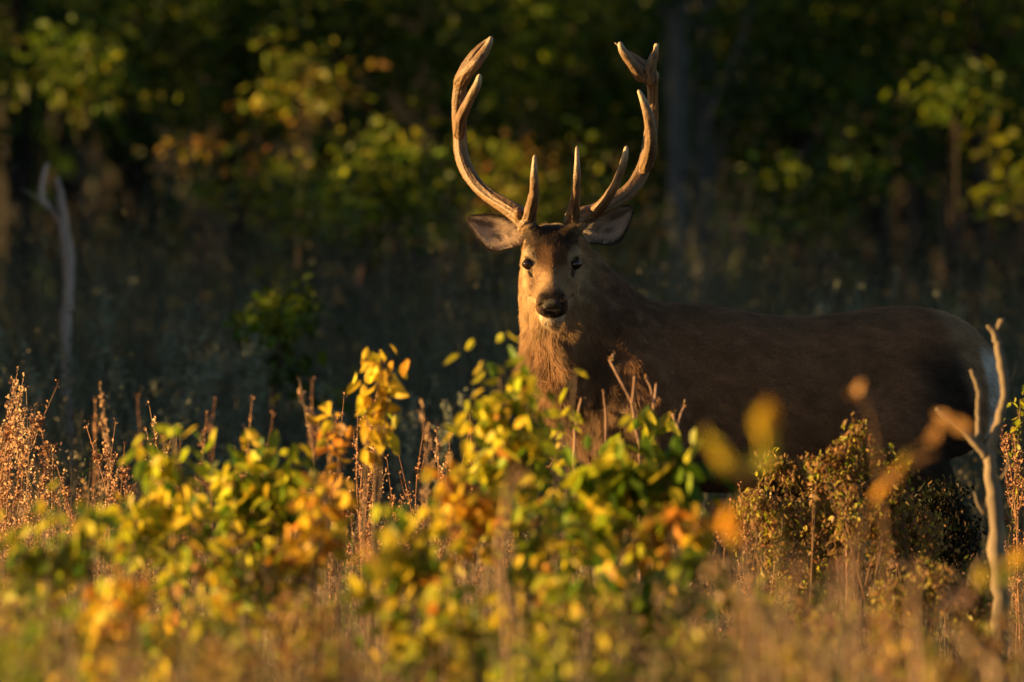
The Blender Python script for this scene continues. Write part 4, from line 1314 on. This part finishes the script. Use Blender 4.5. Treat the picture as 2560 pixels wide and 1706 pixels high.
shrub("low tangled bush beside the foot of the forked bare sapling", 2140, 36.0, [(2150, 1340, 60, 50, 40), (2060, 1380, 60, 60, 40), (2240, 1400, 60, 60, 40)], (C_OC, C_BR), (.5, .8), **kw)
shrub("dark shaded bush between the ochre bush and the foot of the forked sapling", 2180, 39.3, [(2165, 1150, 60, 60, 40), (2200, 1230, 60, 70, 40), (2130, 1260, 60, 60, 30)], ([(.018, .026, .008), (.030, .026, .012)], C_BR), (.9, .06), **kw)  # near-black leaf colours stand in for the shade on this bush
kw = dict(leaf=.034, group="low ochre weeds along the bottom", name="ochre_weed", cat="weed", per_twig=6, stem_r=.004, stem_col=(.26, .17, .10), fill=7, depth=.8)
for (dx, dy, d, rx, ry, ww, lab) in [
    (1900, 1400, 33, 90, 70, (.5, .6), "low ochre weed patch below the bush under the belly"),
    (1720, 1400, 30, 80, 90, (.7, .4), "ochre weed between the blurred tan stalk and the green shrub"),
    (2040, 1480, 29, 90, 80, (.4, .7), "brownish weed near the bottom right of the middle"),
    (2280, 1470, 30, 80, 90, (.3, .8), "dark brown weed below the forked sapling"),
    (1850, 1520, 27, 80, 60, (.7, .5), "blurred ochre weed at the bottom below the belly"),
    (1600, 1510, 28, 80, 60, (.8, .3), "olive weed at the bottom right of the lobed green shrub"),
    (1400, 1440, 30, 80, 60, (.6, .5), "ochre weed under the dark green broad leaved shrub"),
    (700, 1400, 30, 90, 60, (.4, .7), "brownish weed below the orange leaved shrub"),
    (520, 1510, 27, 100, 60, (.5, .6), "blurred tan weed in the lower left between gold shrubs"),
    (760, 1530, 27, 90, 50, (.5, .6), "blurred brown weed at the bottom left of the long yellow leaves"),
    (60, 1420, 29, 80, 60, (.6, .4), "ochre weed in the lower left below the low green shrub"),
    (2180, 1560, 26, 90, 50, (.5, .6), "blurred ochre weed in the bottom right corner")]:
    shrub(lab, dx, d, [(dx, dy, rx, ry, 14), (dx + 20, dy + 60, rx * 1.1, ry, 12)], (C_OC, C_BR), ww, **kw)
shrub("thin leafy weed at the right edge behind the bare sapling", 2345, 41, [(2345, 930, 16, 60, 18), (2330, 1010, 16, 50, 16), (2340, 1100, 20, 60, 18)], (C_YG, C_OC), (.6, .5), leaf=.028, name="leafy_weed", cat="weed", per_twig=5, stem_r=.003, stem_col=(.25, .15, .08))

# strongly blurred sprigs close to the camera
G3 = "out of focus sprigs close to the camera"
def sprig(label, foot, d, leaves, stems, name="near_sprig"):
    f = D(foot, 784, d); root = empty(name, (f.x, f.y, 0)); tag(root, label, "sprig", G3)
    k = d / CAM_D / 800 * 1.088
    st = Bag()
    for s in stems:
        q = [tuple(D(a, b, d)) for a, b in s]
        if s is stems[0]: q = [(f.x, f.y, -.02)] + q
        st.add(*tube(spline(q, 16), np.linspace(.0045, .0015, 16), 6), (.22, .13, .07))
    link("stem", st.mesh("stem"), bark_mat, root)
    for (x, y, L, ang, c) in leaves:
        a = math.radians(ang)
        dv = (math.cos(a), rng.normal(0, .3), math.sin(a))
        b = np.array(D(x, y, d)) - np.array(dv) * L * k * .5
        add_leaf(root, b, dv, L * k, np.array(c) * rng.uniform(.9, 1.1), "oval")
GY = (.62, .44, .03); OG = (.74, .36, .03); TB = (.50, .26, .08); GG = (.42, .40, .03)
sprig("big blurred golden V of leaves in front of the stag's belly", 1735, 22, [(1640, 1020, 70, 135, GG), (1655, 1050, 80, 150, GY), (1690, 1075, 80, 20, GG), (1740, 1065, 80, 20, GG), (1757, 1010, 80, 95, GY), (1752, 962, 85, 80, GY), (1768, 955, 80, 100, OG), (1745, 950, 60, 60, GY), (1625, 1010, 60, 120, GY)],
      [[(1732, 1500), (1728, 1250), (1715, 1090)], [(1715, 1090), (1680, 1070), (1640, 1020)], [(1715, 1090), (1755, 1030), (1760, 950)]])
sprig("blurred pair of bright orange leaves below the golden V", 1700, 24, [(1668, 1190, 75, 80, OG), (1680, 1215, 80, 100, OG), (1650, 1165, 50, 140, OG), (1690, 1180, 60, 60, GY)], [[(1705, 1500), (1700, 1300), (1675, 1215)]])
sprig("single blurred tan leaf tip on a thin brown stem before the flank", 2020, 26, [(1972, 893, 50, 60, TB), (1958, 905, 42, 150, TB), (1980, 885, 40, 20, TB)], [[(2040, 1400), (2020, 1100), (2000, 960), (1975, 905)]])
sprig("blurred brown orange twig slanting before the stag's thigh", 1960, 25, [(2150, 1000, 60, 40, TB), (2110, 1050, 70, 50, TB), (2060, 1090, 60, 30, TB), (2020, 1130, 60, 50, OG), (2075, 1065, 70, 60, GY), (2165, 960, 50, 140, TB), (2200, 975, 60, 160, TB)], [[(1960, 1400), (1985, 1200), (2060, 1090), (2160, 980)]])
sprig("blurred yellow leaves hanging at the lower right edge", 2330, 25, [(2240, 1300, 60, 170, GG), (2280, 1310, 60, 20, GY), (2250, 1330, 50, 100, GY), (2330, 1290, 70, 10, GY), (2345, 1280, 60, 60, OG), (2300, 1320, 50, 150, GG)], [[(2340, 1500), (2335, 1350), (2300, 1300), (2240, 1300)]])
sprig("blurred long yellow leaves crossing in the lower middle", 880, 26, [(880, 1290, 110, 80, GG), (870, 1330, 90, 110, GY), (895, 1250, 80, 85, GY), (840, 1270, 80, 130, TB)], [[(885, 1500), (880, 1380), (875, 1340)]])

# tall blurred dry stalks near the camera
def stalk(label, pts, d, r, col, name, group, subs=()):
    f = D(pts[0][0], 784, d); root = empty(name, (f.x, f.y, 0)); tag(root, label, "stalk", group)
    b = Bag()
    q = [(f.x, f.y, -.02)] + [tuple(D(a, c, d)) for a, c in pts]
    sp = spline(q, 24)
    b.add(*tube(sp, np.linspace(r, r * .45, 24), 7), col)
    for s in subs:
        q = [tuple(D(a, c, d)) for a, c in s]
        b.add(*tube(spline(q, 10), np.linspace(r * .6, r * .3, 10), 6), col)
        e = np.array(q[-1])
        V, F, C = leaf_cloud(e + rng.normal(0, .012, (14, 3)), .022, pal_pick((C_BR, PINK), (.5, .5), 14), droop=-.4)
        b.add(V, F, C)
    link("stem", b.mesh("stem"), bark_mat, root)
    return root
G4 = "thick pale stalks blurred near the camera"
TN = (.36, .25, .15); TN2 = (.30, .19, .12)
stalk("thick blurred brown stalk in the middle of the yellow shrubs", [(1170, 1500), (1150, 1300), (1165, 1150), (1180, 1080)], 26, .007, TN2, "dry_stalk", G4, [[(1160, 1200), (1185, 1120), (1190, 1090)]])
stalk("blurred tan stalk below the bush under the belly", [(1780, 1560), (1745, 1420), (1735, 1330), (1730, 1240)], 24, .008, TN, "dry_stalk", G4, [[(1750, 1420), (1700, 1370), (1640, 1300)], [(1750, 1450), (1800, 1380), (1830, 1300)]])
stalk("blurred pale branching stalk in the lower right", [(1890, 1590), (1900, 1530), (1960, 1460), (1990, 1400)], 22, .010, TN, "dry_stalk", G4, [[(1900, 1530), (1850, 1480), (1800, 1450)], [(1960, 1460), (1950, 1380), (1930, 1320)]])
stalk("blurred upright stalk left of the forked sapling foot", [(2110, 1590), (2105, 1480), (2100, 1380), (2110, 1290)], 24, .009, TN2, "dry_stalk", G4, [[(2105, 1450), (2160, 1400), (2200, 1380)]])
stalk("blurred light stalk slanting in the bottom right corner", [(2290, 1600), (2240, 1500), (2190, 1440)], 23, .009, TN, "dry_stalk", G4)

# forked bare sapling at the right
bare_stem("pale forked bare sapling in front of the stag's rump", [
    [(2300, 1500, 25), (2296, 1350, 24), (2290, 1200, 22), (2278, 1090, 21), (2270, 1030, 20)],
    [(2272, 1040, 15), (2298, 960, 14), (2308, 880, 13), (2296, 810, 12), (2284, 765, 10), (2272, 748, 8)],
    [(2272, 1050, 14), (2225, 1000, 11), (2180, 965, 9), (2150, 938, 5)],
    [(2250, 1010, 10), (2248, 940, 9), (2250, 900, 8), (2232, 850, 5)],
    [(2286, 770, 8), (2296, 748, 8), (2303, 733, 7)],
    [(2300, 900, 4), (2325, 870, 3), (2335, 835, 1.5)], [(2284, 1120, 4), (2310, 1085, 3), (2318, 1050, 1.5)],
    [(2262, 1180, 5), (2248, 1160, 4), (2238, 1130, 2)]], 35.5, (.215, .165, .115), name="forked_sapling", rs=.82)

# ================================================================== DRY WEEDS IN FOCUS
weed_mat = surf_mat("dry_weed", 'attr', rough=.8, noise=(40, .7, 1.3))
def weed_mesh(k, h=1.0, nb=9, knots=1.0, col=(.33, .18, .10)):
    r = np.random.default_rng(300 + k)
    b = Bag()
    main = spline([(0, 0, 0), (r.normal(0, .02), 0, h * .35), (r.normal(0, .04), r.normal(0, .03), h * .7), (r.normal(0, .05), r.normal(0, .04), h)], 14)
    b.add(*tube(main, np.linspace(.0030, .0011, 14), 4), col)
    kn = []
    for i in range(nb):
        u = r.uniform(.30, .95); j = int(u * 13)
        a = r.uniform(0, 2 * np.pi); L = r.uniform(.07, .20) * (1.25 - u) * h * 1.4
        s = main[j]; o = np.array([math.cos(a), math.sin(a), 0]) * L * .42
        e = s + o + np.array([0, 0, L])
        br = spline([s, s + o * .6 + np.array([0, 0, L * .35]), e], 7)
        b.add(*tube(br, np.linspace(.0017, .0007, 7), 3), col)
        kn += [br[q] for q in range(2, 7)]
    kn += [main[q] for q in range(7, 14)]
    kn = np.array(kn)
    kn = np.repeat(kn, int(5 * knots), 0); kn = kn + r.normal(0, .005, kn.shape) + np.array([0, 0, .004]) * r.normal(0, 1, (len(kn), 1))
    V, F, C = leaf_cloud(kn, .011, np.tile(np.array(col) * 1.15, (len(kn), 1)) * r.uniform(.6, 1.3, (len(kn), 1)), droop=-.6, aspect=.6)
    b.add(V, F, C)
    return b.mesh("weed_stalk")
GM = [weed_mesh(40 + k, 1.0, 12, 1.6, (.20, .22, .16)) for k in range(4)]
for m in GM: m.materials.append(weed_mat)
WM = [weed_mesh(k, 1.0, int(5 + k * 1.5), .8 + .1 * k, [(.36, .19, .10), (.30, .15, .08), (.38, .24, .14)][k % 3]) for k in range(8)]
for m in WM: m.materials.append(weed_mat)
def weed(label, dx, topy, d, group, k=None, lean=0):
    p = D(dx, topy, d)
    m = WM[int(rng.integers(8)) if k is None else k]
    o = bpy.data.objects.new("dry_weed", m); COL.objects.link(o)
    h = p.z
    o.location = (p.x - lean * h, p.y, 0)
    o.rotation_euler = (rng.normal(0, .04), lean + rng.normal(0, .03), rng.uniform(0, 6.28))
    o.scale = (h * 1.02,) * 3
    tag(o, label, "weed", group)
for dx, ty, d in [(60, 760, 50), (110, 800, 48), (190, 780, 52), (265, 640, 54), (285, 800, 49), (400, 760, 51), (430, 720, 53), (455, 740, 50), (480, 760, 49), (510, 700, 54), (530, 760, 50), (700, 850, 49), (740, 820, 51), (800, 870, 50), (950, 850, 50), (980, 880, 48), (330, 700, 55), (370, 820, 48), (560, 640, 56), (600, 800, 50), (1000, 900, 47), (1920, 650, 54), (1950, 630, 55), (2020, 650, 54), (2130, 670, 54)]:
    p = D(dx, ty, d)
    o = bpy.data.objects.new("pale_weed", GM[int(rng.integers(4))]); COL.objects.link(o)
    o.location = (p.x, p.y, 0); o.scale = (p.z * 1.3, p.z * 1.3, p.z); o.rotation_euler = (rng.normal(0, .06), rng.normal(0, .08), rng.uniform(0, 6.28))
    tag(o, "tall wispy grey green weed standing in shade between the stag and the forest", "weed", "wispy grey green weeds in the shade")
GW = "rust brown dry weeds at the left edge"
for dx, ty in [(8, 890), (22, 905), (38, 870), (48, 880), (0, 960), (30, 960), (60, 1010), (14, 1000), (20, 885), (30, 925), (44, 900), (5, 930), (52, 960)]:
    weed("rust brown dry weed in the tall clump at the left edge", dx, ty, rng.uniform(38.5, 41), GW)
for dx, ty in [(125, 965), (140, 1040), (95, 1060), (165, 1080), (110, 1100), (150, 1130)]:
    weed("rust brown dry weed in the second clump from the left edge", dx, ty, rng.uniform(38.5, 41), "rust brown dry weeds second from the left")
for dx, ty in [(250, 980), (235, 990), (262, 1030), (225, 1090), (280, 1080)]:
    weed("rust brown dry weed in the clump left of the yellow green shrub", dx, ty, rng.uniform(38.5, 41), "dry weeds left of the yellow green shrub")
for dx, ty in [(190, 900), (205, 930), (560, 930), (590, 960), (480, 930), (655, 890), (690, 885), (330, 920), (960, 930), (1000, 940)]:
    weed("tall thin grey brown stalk in the shade behind the shrubs", dx, ty, rng.uniform(44, 49), "tall grey brown stalks behind the shrubs")
weed("dry weed with a curled tip just left of the upright pale leaf", 352, 940, 39, None, 5)
weed("dry weed with a small white tuft near its tip", 305, 985, 39.5, None, 4, -.12)
for dx, ty, lean in [(830, 890, .0), (805, 920, .05), (900, 960, .08), (870, 1000, 0), (890, 930, .1), (840, 1000, 0), (930, 1010, -.05)]:
    weed("brown dry stalk in the clump below the hanging yellow leaves", dx, ty, rng.uniform(40, 43), "brown dry stalks below the hanging yellow leaves", lean=lean)
for dx, ty, lean in [(985, 1010, -.2), (1005, 1000, .0), (1025, 980, .05), (960, 1050, 0), (1040, 960, -.04), (1015, 1030, 0), (1050, 1000, 0), (975, 1060, .1)]:
    weed("thin dry stalk standing left of the tall yellow shrub", dx, ty, rng.uniform(38.5, 41), "thin dry stalks left of the tall yellow shrub", lean=lean)
for dx, ty in [(430, 960), (455, 990), (395, 1010), (500, 1000)]:
    weed("greyish dry weed behind the green shrubs", dx, ty, rng.uniform(43, 46), "greyish dry weeds behind the green shrubs")
for dx, ty in [(2330, 1010), (2345, 1060), (2352, 950), (2338, 1150), (2350, 1200)]:
    weed("brown dry weed at the right edge behind the forked sapling", dx, ty, rng.uniform(39, 41), "dry weeds at the right edge")
for dx, ty in [(1700, 1135), (1725, 1120), (1745, 1150), (1690, 1160)]:
    weed("fine dry stem in the gap under the belly", dx, ty, rng.uniform(37.5, 39), "fine dry stems under the belly")

# twigs silhouetted before the chest
def twig(label, paths, d, col=(.36, .22, .15), r=3.2, name="budded_twig"):
    root = bare_stem(label, [[(a, b, r * (1.0 - .35 * i / len(p))) for i, (a, b) in enumerate(p)] for p in paths], d, col, name=name, cat="twig", group="budded twigs in front of the stag")
    for p in paths:
        e = np.array(D(p[-1][0], p[-1][1], d))
        V, F, C = leaf_cloud(e + rng.normal(0, .004, (6, 3)), .010, pal_pick((C_BR, TAN), (.5, .5), 6), droop=-.5)
        me = mesh_np("bud", V, F, False); vcol(me, C); link("bud", me, bark_mat, root)
twig("forked twig with budded tips in front of the stag's chest", [[(1470, 1100), (1460, 980), (1450, 925), (1420, 865), (1400, 825)], [(1452, 930), (1456, 895), (1458, 865)], [(1402, 830), (1408, 822), (1408, 816)]], 36.8)
twig("forked twig just right of the tallest one before the chest", [[(1500, 1080), (1502, 960), (1497, 900), (1484, 868)], [(1501, 930), (1506, 905), (1508, 882)]], 36.8, r=2.6)
twig("short dark twig under the mane", [[(1320, 1040), (1322, 1000), (1328, 950), (1336, 915)]], 36.8, r=3)
twig("thin twig between the mane and the chest twig", [[(1392, 1040), (1392, 960), (1386, 900)]], 37.2, r=1.8)
twig("leaning twig pair before the stag's shoulder", [[(1550, 1080), (1555, 1010), (1562, 960), (1572, 935)], [(1560, 985), (1548, 960), (1545, 950)]], 36.8, r=2.6)
twig("reddish twig tip above the bush under the flank", [[(1945, 1100), (1942, 1050), (1940, 1000)]], 38, r=2.0, col=(.25, .13, .09))
print("leaves", n_leaf)
